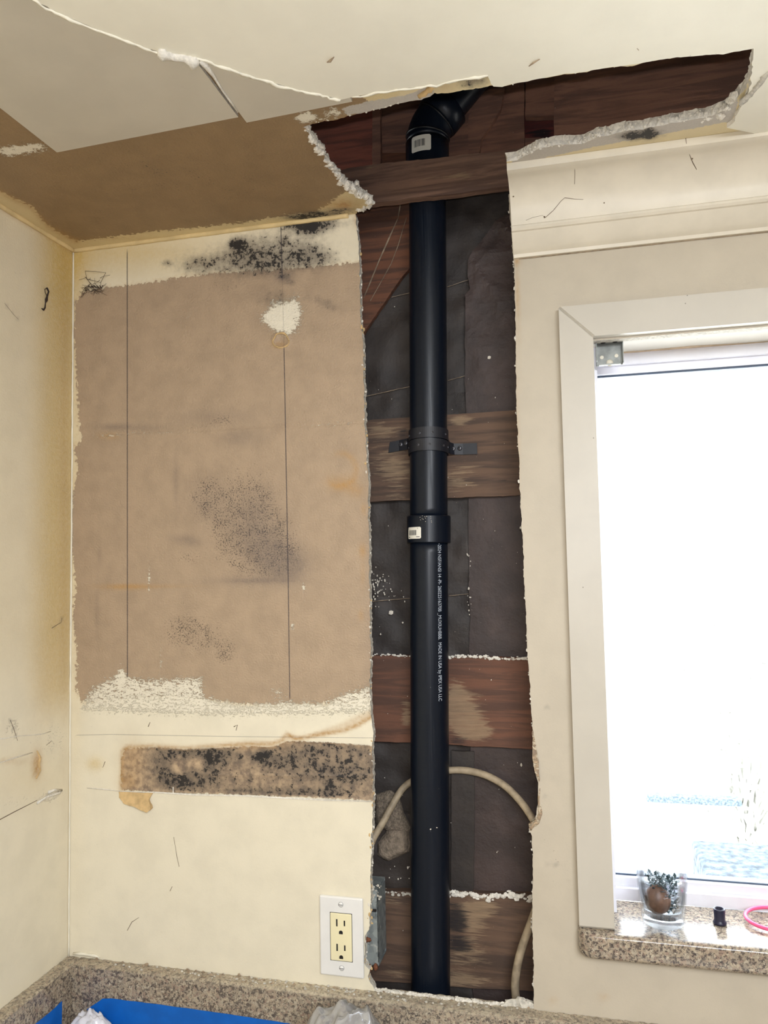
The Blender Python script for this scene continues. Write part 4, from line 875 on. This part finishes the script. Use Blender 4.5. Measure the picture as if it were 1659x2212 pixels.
# ------------------------------------------------------------------ crown moulding above the window
prof = [(0, 2.090), (-.0060, 2.090), (-.0078, 2.0945), (-.0100, 2.0960)]
prof += [(-.0100-.021*t, 2.0960+.0225*(t**1.25)) for t in np.linspace(.1, 1, 8)]
prof += [(-.0338, 2.1195), (-.0362, 2.1225), (-.0362, 2.1260), (-.0345, 2.1275)]
prof += [(-.0345-.050*(1-math.cos(t*math.pi/2))**.9*1.0, 2.1275+.052*math.sin(t*math.pi/2)**.92) for t in np.linspace(.12, 1, 12)]
prof += [(-.0880, 2.1800), (-.0935, 2.1815), (-.0940, H-.0002), (0, H-.0002)]
def extr(name, profile, xs, mat, **k):
    m_ = MB(); n = len(profile); V = [(x, a, b) for x in xs for a, b in profile]
    F = [(i*n+j, i*n+(j+1) % n, (i+1)*n+(j+1) % n, (i+1)*n+j) for i in range(len(xs)-1) for j in range(n)]+[tuple(range(n)), tuple((len(xs)-1)*n+j for j in range(n-1, -1, -1))]
    return m_.add(V, F).build(name, mat, **k)
crown = extr('trim_1', prof, [.7575, 1.2, 2.99], M['trim'], kind='structure', label='cream crown moulding over the window')
crown.data.polygons.foreach_set('use_smooth', [True]*len(crown.data.polygons))
try: crown.data.set_sharp_from_angle(angle=.5)
except Exception: pass
cn = (0, -1.0, -.86); cp = (.8, -.049, 2.146)
def crown_pt(px, py):
    best = None
    P_ = EYE; v = _ray(px, py)
    for (a, b), (c_, d_) in zip(prof[:-1], prof[1:]):      # nearest hit of the sight line with the profile
        den = v[1]*(d_-b)-v[2]*(c_-a)
        if abs(den) < 1e-12: continue
        t = ((a-P_[1])*(d_-b)-(b-P_[2])*(c_-a))/den
        q = P_+v*t
        s = ((q[1]-a)*(c_-a)+(q[2]-b)*(d_-b))/max((c_-a)**2+(d_-b)**2, 1e-12)
        if -.01 <= s <= 1.01 and t > 0 and (best is None or t < best[0]): best = (t, q)
    return best[1] if best else atP(px, py, cp, cn)
for px_, r in (([(1136, 476), (1150, 470), (1172, 465), (1178, 470), (1195, 455), (1212, 434), (1220, 427), (1240, 430), (1260, 431)], .00034), ([(1479, 283), (1483, 310), (1490, 335), (1494, 345), (1497, 352), (1505, 366)], .0004), ([(1241, 345), (1242, 375), (1241, 398)], .0003)):
    mb = MB(); mb.tube([crown_pt(a, b) for a, b in px_], r, 4, jit=.6, seed=len(px_)); mb.build('crack', M['crack'], crown)
for px_, py_, s_ in ((1176, 469, .0016), (1495, 342, .0018), (1305, 438, .0013), (1109, 424, .0013)): mb = MB(); mb.rock(crown_pt(px_, py_), (s_, s_*.4, s_*1.2), int(px_)); mb.build('chip', M['crack'], crown)
mb = MB(); mb.tube([(x, -.0012, 2.0895) for x in np.linspace(.765, 2.9, 80)], .0006, 5, jit=.5); mb.build('crown_shadow_line', M['dirt_shadow'], crown)  # thin strip coloured as the soft shadow line under the crown

# ------------------------------------------------------------------ window: casing, linings, frame, glass
SZ = 1.127                                       # top of the granite sill
win = empty('window_1', (1.25, 0, SZ), kind='structure', label='white framed kitchen window with overexposed daylight')
CXL, CXR, CT = .8205, 1.67, 2.0065
f3w = PLANES['wall'][0]
def cas(name, poly):
    m_ = MB(); n = len(poly); cu = np.mean(poly, 0); ins = [tuple(np.array(p)+(cu-np.array(p))/max(np.linalg.norm(cu-np.array(p)), 1e-9)*.003) for p in poly]
    V = [f3w(u, v, -.0005) for u, v in poly]+[f3w(u, v, -.0125) for u, v in poly]+[f3w(u, v, -.015) for u, v in ins]
    F = [tuple(range(n-1, -1, -1)), tuple(range(2*n, 3*n))]+[(i, (i+1) % n, n+(i+1) % n, n+i) for i in range(n)]+[(n+i, n+(i+1) % n, 2*n+(i+1) % n, 2*n+i) for i in range(n)]
    return m_.add(V, F).build(name, M['casing'], win)
w_ = .0475
cas('casing', [(CXL, SZ+.0005), (CXL+w_, SZ+.0005), (CXL+w_, CT-w_), (CXL, CT)])
cas('casing', [(CXL, CT), (CXL+w_, CT-w_), (CXR-w_, CT-w_), (CXR, CT)])
cas('casing', [(CXR-w_, SZ+.0005), (CXR, SZ+.0005), (CXR, CT), (CXR-w_, CT-w_)])
JX, JZ, YF = CXL+.0165, CT-w_-.001, .092
mb = MB(); mb.box((JX-.016, -.0005, SZ), (JX+.0015, YF+.06, JZ+.016)); mb.build('jamb_lining', M['vinyl'], win)
mb = MB(); mb.box((JX, -.0005, JZ), (1.63, YF+.06, JZ+.016)); mb.build('head_lining', M['casing'], win)
mb = MB(); mb.box((1.6205, -.0005, SZ), (1.64, YF+.06, JZ+.016)); mb.build('jamb_lining', M['vinyl'], win)
sp = rag([(JX+.05, JZ-.0005), (1.62, JZ-.0005)], .0003, .006, 3)
mb = MB(); rn = np.random.RandomState(6); xs = np.arange(JX+.035, 1.6, .006); wv = np.interp(xs, xs[::12], rn.uniform(.002, .013, len(xs[::12])))
wv *= np.clip((xs-JX-.03)/.06, .1, 1)
V = []; 
for x, q in zip(xs, wv): V += [(x, YF-q, JZ-.0008), (x, YF+.001, JZ-.0008), (x, YF+.001, JZ+.001), (x, YF-q, JZ+.001)]
n = len(xs); F = [(k*4+i, k*4+(i+1) % 4, (k+1)*4+(i+1) % 4, (k+1)*4+i) for k in range(n-1) for i in range(4)]
mb.add(V, F).build('bare_wood_strip', simple('bare_wood_edge', srgb(190, 168, 140), .8, .2), win)
def frame(name, x0, x1, z0, z1, w, ya, yb_, mat):
    m_ = MB(); m_.box((x0, ya, z0), (x0+w, yb_, z1), bev=.0008); m_.box((x1-w, ya, z0), (x1, yb_, z1), bev=.0008); m_.box((x0+w, ya, z1-w), (x1-w, yb_, z1), bev=.0008); m_.box((x0+w, ya, z0), (x1-w, yb_, z0+w), bev=.0008); return m_.build(name, mat, win)
fz0 = SZ-.002
frame('window_frame', JX+.0015, 1.6205, fz0, JZ, .0185, YF, YF+.05, M['vinyl'])
frame('sash', JX+.012, 1.60, fz0+.012, JZ-.0105, .0195, YF+.008, YF+.04, M['vinyl'])
frame('glazing_gasket', JX+.028, 1.585, fz0+.0285, JZ-.0275, .0055, YF+.016, YF+.034, M['gasket'])
mb = MB(); mb.box((JX+.03, YF+.022, fz0+.03), (1.58, YF+.026, JZ-.03)); mb.build('glass_pane', M['pane'], win)
mb = MB(); mb.box((CXL+w_-.004, .045, SZ), (CXL+w_+.0058, YF, JZ)); mb.build('window_stop', M['vinyl'], win)
adopt(win, *[o for o in COL.objects if o.parent == win])
# blind bracket in the corner of the head
bk = empty('blind_bracket', tuple(atY(1316, 795, .03)), label='small galvanised blind bracket screwed in the upper left window corner', cat='bracket')
bx0, bx1 = atY(1287, 770, .03)[0], atY(1346, 770, .03)[0]; bz1, bz0 = JZ-.0005, atY(1316, 790, .03)[2]
mb = MB(); mb.box((bx0, .028, bz0), (bx1, .0293, bz1), bev=.0005); mb.build('back_plate', M['bracket'], bk)
mb = MB(); mb.box((bx0, .0070, bz1-.0014), (bx1, .0285, bz1)); mb.build('top_tab', M['bracket'], bk)
mb = MB(); mb.box((bx0, .0100, bz0+.004), (bx0+.0013, .0285, bz1)); mb.box((bx1-.0013, .0180, bz0), (bx1, .0285, bz1)); mb.box((bx0+.004, .0225, bz0), (bx1-.004, .0285, bz0+.0014)); mb.build('side_tab', M['bracket'], bk)
bcx = (bx0+bx1)/2
for dx, dz, r in ((-.011, -.020, .0030), (.010, -.019, .0030)):
    mb = MB(); mb.lathe([(0, .0006), (r*.8, .0005), (r, 0)], (bcx+dx, .0281, bz1+dz), 14, axis=(0, -1, 0)); mb.build('hole', M['cream_bead'], bk)
mb = MB(); mb.lathe([(0, .0022), (.003, .002), (.0048, .0008), (.0052, 0)], (bcx, .0281, bz1-.029), 16, axis=(0, -1, 0)); mb.build('bracket_screw', M['cream_bead'], bk, True)
for dx in (-.009, .008): mb = MB(); mb.lathe([(0, .0006), (.0035, .0005), (.004, 0)], (bcx+dx, .016, bz1-.0013), 14, axis=(0, 0, -1)); mb.build('tab_hole', M['recess_shade'], bk)
adopt(bk, *[o for o in COL.objects if o.parent == bk])

# ------------------------------------------------------------------ granite: sill and backsplash
def granite_slab(name, plan, z0, z1, rnd, dust=None, edge=None, **k):
    """stone with rounded upper and lower edges: rings of the plan outline shrunk inwards"""
    m_ = MB(); P = np.array(plan); n = len(P)
    nx = np.roll(P, -1, 0)-np.roll(P, 1, 0); nn = np.stack([nx[:, 1], -nx[:, 0]], 1); nn /= np.linalg.norm(nn, axis=1)[:, None]+1e-9
    ar = .5*np.sum(P[:, 0]*np.roll(P[:, 1], -1)-np.roll(P[:, 0], -1)*P[:, 1])
    if ar < 0: nn = -nn
    rings = []; 
    for a in np.linspace(0, math.pi/2, 6): rings.append((rnd*(1-math.sin(a)), z0+rnd*(1-math.cos(a))))
    for a in np.linspace(0, math.pi/2, 6): rings.append((rnd*(1-math.cos(a)), z1-rnd*(1-math.sin(a))))
    V = []
    for ins, z in rings: V += [(p[0]-q[0]*ins, p[1]-q[1]*ins, z) for p, q in zip(P, nn)]
    F = [(i*n+j, i*n+(j+1) % n, (i+1)*n+(j+1) % n, (i+1)*n+j) for i in range(len(rings)-1) for j in range(n)]+[tuple(range(n-1, -1, -1)), tuple((len(rings)-1)*n+j for j in range(n))]
    o = m_.add(V, F).build(name, M['granite'], None, True, **k)
    try: o.data.set_sharp_from_angle(angle=.7)
    except Exception: pass
    return o
def arc(cx_, cy_, r, a0, a1, n=8): return [(cx_+r*math.cos(rad(a)), cy_+r*math.sin(rad(a))) for a in np.linspace(a0, a1, n)]
plan = [(JX+.002, YF+.0005), (JX+.002, -.0005), (.8185, -.0005)]+arc(.8185+.022, -.030+.022, .022, 180, 270)+[(1.0, -.030), (1.3, -.030), (1.67, -.030), (1.67, -.0005), (1.62, -.0005), (1.62, YF+.0005)]
sill = granite_slab('window_sill', plan, SZ-.0345, SZ, .007, label='polished granite window sill with a rounded front edge', cat='sill')
BT = 1.0025; BD = .024
def splash(name, quad_fn, n, label):
    pass
def splash_mesh(name, pts_top_back, pts_top_front, zlow, dust_fn, label, seed):
    """top face (dusty, uneven) and polished front face along a line of points"""
    rn = np.random.RandomState(seed); V = []; D = []; n = len(pts_top_back); rows = 7
    for k, (b, f_) in enumerate(zip(pts_top_back, pts_top_front)):
        b = np.array(b); f_ = np.array(f_)
        for r in range(rows):
            t = r/(rows-1); p = b+(f_-b)*t; V.append((p[0], p[1], BT+rn.uniform(-.0008, .0008)*(1-t)-(.0022*max(0, t-.8)*5))); D.append(dust_fn(k/(n-1))*(1-.35*t)*rn.uniform(.6, 1.2))
        V.append((f_[0], f_[1], BT-.0045)); D.append(.12*dust_fn(k/(n-1))); V.append((f_[0], f_[1], zlow)); D.append(0); V.append((b[0], b[1], zlow)); D.append(0)
    m = rows+3; F = [(k*m+j, k*m+(j+1) % m, (k+1)*m+(j+1) % m, (k+1)*m+j) for k in range(n-1) for j in range(m)]+[tuple(range(m)), tuple((n-1)*m+j for j in range(m-1, -1, -1))]
    o = MB().add(V, F).build(name, M['granite'], None, False, label=label, cat='backsplash', group='granite backsplash strips')
    at = o.data.attributes.new('dust', 'FLOAT', 'POINT'); at.data.foreach_set('value', np.array(D, np.float32)); return o
xs = np.linspace(BD+.0005, 1.6, 320)
splash_mesh('granite_backsplash', [(x, -.0008 if not (.512 < x < .758) else .010, 0) for x in xs], [(x, -BD, 0) for x in xs], .9105, lambda t: .30+.6*math.exp(-((t*1.58-.42)/.16)**2)+.35*math.exp(-((t*1.58-.66)/.12)**2), 'speckled granite backsplash strip along the back wall below the outlet', 3)
ys = np.linspace(-1.6, -.0012, 320)
splash_mesh('granite_backsplash', [(.0008, y, 0) for y in ys], [(BD, y, 0) for y in ys], .9105, lambda t: .32, 'speckled granite backsplash strip along the left wall', 4)
mb = MB(); rn = np.random.RandomState(12)
for k in range(230):                          # crumbs of plaster along the top of the backsplash
    x = abs(rn.normal(.45, .16)); s_ = rn.uniform(.0006, .0022)
    if x > .78 or x < .05: continue
    mb.rock((x, rn.uniform(-.018, -.002) if x < .5 or x > .76 else rn.uniform(-.018, .008), BT+s_*.4), (s_*1.3, s_, s_*.8), k, rn.randint(3) == 0)
for px_, py_, s_ in ((210, 2073, .003), (323, 2079, .004), (405, 2096, .003), (510, 2118, .004), (425, 2096, .002)): mb.rock((atZ(px_, py_, BT)[0], -.003, BT+.001), (s_, s_*.6, s_), int(px_), 1)
tag(mb.build('plaster_debris', [M['gypsum'], M['dirt_shadow']], kind='stuff'), 'crumbs of broken plaster lying along the top of the granite backsplash', 'debris')
pl = MB(); p_ = rag(xy([(808, 2140), (850, 2143), (868, 2152), (935, 2156), (1000, 2163), (1060, 2168), (1092, 2178)], BT+.002), .0012, .003, 77)
rn = np.random.RandomState(8)
for q in range(240):
    a, b = p_[rn.randint(len(p_))]; s_ = .0034*rn.uniform(.25, 1)
    pl.rock((a, max(b, .001)+rn.uniform(-.002, .004), BT+s_*.4), (s_*1.5, s_, s_*.8), q)
pl.build('plaster_lip', M['gypsum_white'], wr, kind='stuff')
pl = MB()
for k, (px_, py_, s_) in enumerate(((1105, 2172, .011), (1128, 2172, .012), (1145, 2174, .010), (1095, 2178, .007), (1138, 2184, .009))): pl.rock(atY(px_, py_, .006), (s_, .006, s_*.9), k, sub=2)
pl.build('plaster_lump', M['gypsum'], wr)

# ------------------------------------------------------------------ counter with blue tape and plastic
mb = MB(); mb.box((BD, -.66, .87), (2.2, -.0005, .9100), bev=.002); tag(mb.build('countertop', M['granite']), 'granite countertop below the backsplash', 'countertop')
mb = MB(); mb.box((.0005, -.62, 0), (2.2, -.03, .868)); tag(mb.build('base_cabinet', M['casing']), 'plain painted base cabinet under the countertop', 'cabinet')
def tape(name, outline, plane, off, label, fold=None, seed=0):
    nv = PLANES[plane][1]
    return tag(slab(name, rag(outline, .0004, .006, seed, True), plane, off, .0005, M['blue'], spacing=.008, disp=fold, seed=seed), label, 'tape', 'blue masking tape on the backsplash')
tr = xz([(188, 2180), (222, 2157), (240, 2157), (420, 2180), (630, 2212), (720, 2226)], -BD-.0012)
tape('masking_tape', tr+[(tr[-1][0], .9112), (tr[0][0]+.02, .9112)], 'wall', -BD-.0012, 'wide blue masking tape stuck along the back granite backsplash', lambda V: -.004*np.exp(-((V[:, 0]-.045)/.02)**2)*np.clip((V[:, 2]-.93)/.04, 0, 1), 3)
tl = yz([(134, 2163), (105, 2190), (60, 2226), (-60, 2320)], BD+.0012)
tape('masking_tape', tl+[(tl[-1][0], .9112), (tl[0][0], .9112)], 'left', BD+.0012, 'blue masking tape stuck along the left granite backsplash', None, 4)
def crumple(name, c, rx, ry, h, n, seed, mat, amp, label, cat, wavef=(8, 40)):
    rn = np.random.RandomState(seed); V = []; F = []
    waves = [(rn.uniform(0, 6.3), rn.uniform(*wavef), rn.uniform(0, 6.3), rn.uniform(.3, 1)) for _ in range(22)]
    for i in range(n+1):
        for j in range(n+1):
            u, v = i/n*2-1, j/n*2-1; u, v = u*math.sqrt(1-v*v/2), v*math.sqrt(1-u*u/2); r = math.hypot(u, v); wob = 1+.10*math.sin(3*math.atan2(v, u)+seed)+.06*math.sin(7*math.atan2(v, u))
            x, y = c[0]+rx*u*(1+(wob-1)*r), c[1]+ry*v; z = h*max(0, 1-min(r, 1)**2.2)**.75
            d = sum(w*(1-abs(math.sin((u*math.cos(a)+v*math.sin(a))*f*.25+p)))**2.5 for a, f, p, w in waves)/6
            V.append((x, y, c[2]+max(0, z*(1+amp*(d-.5)))))
    m = n+1; F = [(i*m+j, (i+1)*m+j, (i+1)*m+j+1, i*m+j+1) for i in range(n) for j in range(n)]
    o = MB().add(V, F).build(name, mat, None, True)
    so = o.modifiers.new('thickness', 'SOLIDIFY'); so.thickness = .0004
    return tag(o, label, cat)
bp = atY(745, 2176, -.130)
crumple('plastic_sheet', (bp[0], -.128, .9125), .088, .085, bp[2]-.9125, 60, 4, M['film'], .2, 'crumpled clear plastic sheet heaped on the counter against the backsplash', 'plastic sheet')
wp = atY(190, 2184, -.064)
crumple('plastic_scrap', (wp[0]+.004, -.064, .9125), .046, .028, wp[2]-.9155, 30, 7, M['white_film'], .5, 'crumpled white plastic scrap in the counter corner between the tapes', 'plastic')

# ------------------------------------------------------------------ things on the sill
jc = atZ(1433, 1992, SZ)
jar = empty('glass_jar', (jc[0], jc[1], SZ), label='clear drinking glass with water, standing on the granite sill', cat='jar')
JR = .0285
mb = MB(); mb.lathe([(.001, .0008), (JR*.93, .0006), (JR, .004), (JR*1.10, .030), (JR*1.20, .062), (JR*1.16, .090), (JR*1.02, .114), (JR*.985, .114), (JR*1.11, .090), (JR*1.15, .062), (JR*1.04, .030), (JR*.90, .012), (.001, .010)], (jc[0], jc[1], SZ), 40); mb.build('glass_wall', M['jar'], jar, True)
mb = MB(); mb.lathe([(.001, .0105), (JR*.88, .0125), (JR*1.02, .030), (JR*1.10, .052), (.001, .052)], (jc[0], jc[1], SZ), 40); mb.build('water', M['water'], jar, True)
adopt(jar, *[o for o in COL.objects if o.parent == jar])
bm = bmesh.new(); bmesh.ops.create_uvsphere(bm, u_segments=24, v_segments=16, radius=1); me = bpy.data.meshes.new('avocado_pit')
for v in bm.verts: v.co = Vector((v.co.x*.0178, v.co.y*.0165, v.co.z*.0190*(1+.12*max(0, v.co.z))))
bm.to_mesh(me); bm.free(); o = link('seed_pit', me, M['pit'], None, True, 'round brown seed pit soaking at the bottom of the glass', 'seed'); o.location = (jc[0]-.007, jc[1]-.006, SZ+.0325)
mb = MB(); rn = np.random.RandomState(17)
for k in range(230):
    a = rn.uniform(0, 6.3); r = JR*.70*math.sqrt(rn.uniform(0, 1)); z = SZ+rn.uniform(.048, .062) if k < 170 else SZ+rn.uniform(.014, .05)
    if k >= 170: a = rn.uniform(-1.3, .9); r = JR*rn.uniform(.5, .74)
    c_ = np.array([jc[0]+r*math.cos(a), jc[1]+r*math.sin(a), z]); l = rn.uniform(.005, .009); d_ = rn.normal(0, 1, 3); d_[2] = abs(d_[2])*.8; d_ /= np.linalg.norm(d_); s_ = np.cross(d_, [0, 0, 1.]); s_ /= np.linalg.norm(s_)+1e-9; w = l*.28
    nrm = np.cross(d_, s_)*.0004
    V = [c_, c_+d_*l*.5+s_*w, c_+d_*l, c_+d_*l*.5-s_*w]; V = V+[p+nrm for p in V]
    mb.add(V, [(0, 1, 2, 3), (7, 6, 5, 4), (0, 4, 5, 1), (1, 5, 6, 2), (2, 6, 7, 3), (3, 7, 4, 0)])
tag(mb.build('plant_cutting', M['leaf']), 'dark leafy cutting crammed in the water of the glass', 'plant')
cc = atZ(1555, 1996, SZ)
mb = MB(); mb.lathe([(.0020, .0004), (.0088, .0004), (.0090, .003), (.0076, .0048), (.0072, .0075), (.0078, .020), (.0074, .0212), (.0058, .0208), (.0054, .006), (.002, .006)], (cc[0], cc[1], SZ), 28)
tag(mb.build('rubber_stopper', M['cap'], None, True), 'small hollow black rubber stopper standing on the sill beside the glass', 'stopper')
rc_ = atZ(1611, 1985, SZ+.004); RR = .040
mb = MB(); mb.tube([(rc_[0]+RR+RR*math.cos(a), rc_[1]+RR*.75*math.sin(a), SZ+.0042+.006*(1+math.sin(a))*.5) for a in np.linspace(0, 2*math.pi, 60)], .0026, 10, caps=False)
tag(mb.build('hair_band', M['pink'], None, True), 'thin pink ring lying on the right end of the sill', 'band')

# ------------------------------------------------------------------ cobwebs
mb = MB()
cw = lambda a, b, y=-.003: atY(a/2.023, 400+b/2.023, y)
for pts in ([(352, 492), (372, 465), (405, 440), (440, 450), (440, 425), (462, 382)], [(372, 375), (380, 410), (405, 440), (370, 450), (356, 478)], [(372, 375), (420, 378), (462, 382)], [(440, 450), (465, 430), (452, 440)], [(380, 410), (440, 425)], [(372, 400), (395, 430), (430, 450)], [(405, 440), (400, 455), (440, 455)], [(375, 455), (360, 490)]):
    mb.tube([cw(a, b, -.002-.004*(i % 2)) for i, (a, b) in enumerate(pts)], .00035, 4, jit=.4, seed=len(pts))
for k in range(26):
    r_ = random.Random(k); a0 = (r_.uniform(362, 440), r_.uniform(405, 470)); mb.tube([cw(*a0, -.002), cw(a0[0]+r_.uniform(-22, 26), a0[1]+r_.uniform(-12, 16), -.005), cw(a0[0]+r_.uniform(-40, 45), a0[1]+r_.uniform(-14, 26), -.001)], [.0004, .0003, .0002], 4)
for k in range(16): mb.rock(cw(388+k*4, 440+(k % 3)*4), (.0014, .0012, .001), k)
tag(mb.build('cobweb', M['web']), 'dark dusty cobweb in the upper corner of the mouldy wall', 'cobweb')
mb = MB(); lw_ = lambda a, b, x=.0015: atX(a/2.023, 400+b/2.023, x)
mb.tube([lw_(*p) for p in ((205, 448), (212, 465), (206, 485), (202, 500), (199, 515), (197, 535), (190, 545), (182, 538))], [.0012, .0014, .0016, .0022, .0008, .0012, .0016, .0006], 6, jit=.4, seed=4); mb.tube([lw_(*p) for p in ((205, 448), (196, 455), (198, 470), (206, 485))], .0006, 5)
tag(mb.build('cobweb', M['web']), 'dark dangling strand of dusty web on the left wall', 'cobweb')

# ------------------------------------------------------------------ outside the window
mb = MB(); mb.box((-8, .16, -.90), (14, 30, -.75)); tag(mb.build('ground', M['concrete'], kind='structure'))
mb = MB(); mb.box((1.035, .165, .9), (1.9, .50, 1.085), bev=.006); tag(mb.build('outside_ledge', M['gravel']), 'gritty grey ledge just outside the bottom of the window', 'ledge')
mb = MB(); a = atY(1395, 1714, 5.0); b = atY(1600, 1722, 5.0); mb.box((a[0], 4.95, a[2]-.05), (b[0], 5.05, a[2]), bev=.01); mb.box((a[0]+.1, 4.97, -.75), (a[0]+.18, 5.03, a[2]-.05), 1); mb.box((b[0]-.18, 4.97, -.75), (b[0]-.1, 5.03, a[2]-.05), 1); tag(mb.build('fence_rail', [M['gravel'], M['concrete']]), 'faint pale rail far outside the window', 'rail')
mb = MB(); rn = np.random.RandomState(3); bc = atY(1600, 1500, 6.0)
base = np.array([bc[0], 6.0, -.76])
for k in range(60):
    tip = bc+np.array([rn.normal(0, .35), rn.normal(0, .3), rn.normal(0, .38)]); md = (base+tip)/2+rn.normal(0, .1, 3)
    mb.tube(smooth_path([base+rn.normal(0, .05, 3)*np.array([1, 1, 0]), md, tip], 6), [.02, .016, .012, .009, .007, .004], 5)
    for q in range(8): p = tip+rn.normal(0, .1, 3); mb.rock(p, (.04, .04, .02), k*8+q)
tag(mb.build('bush', M['foliage']), 'faint washed out twiggy bush far outside the window', 'bush')
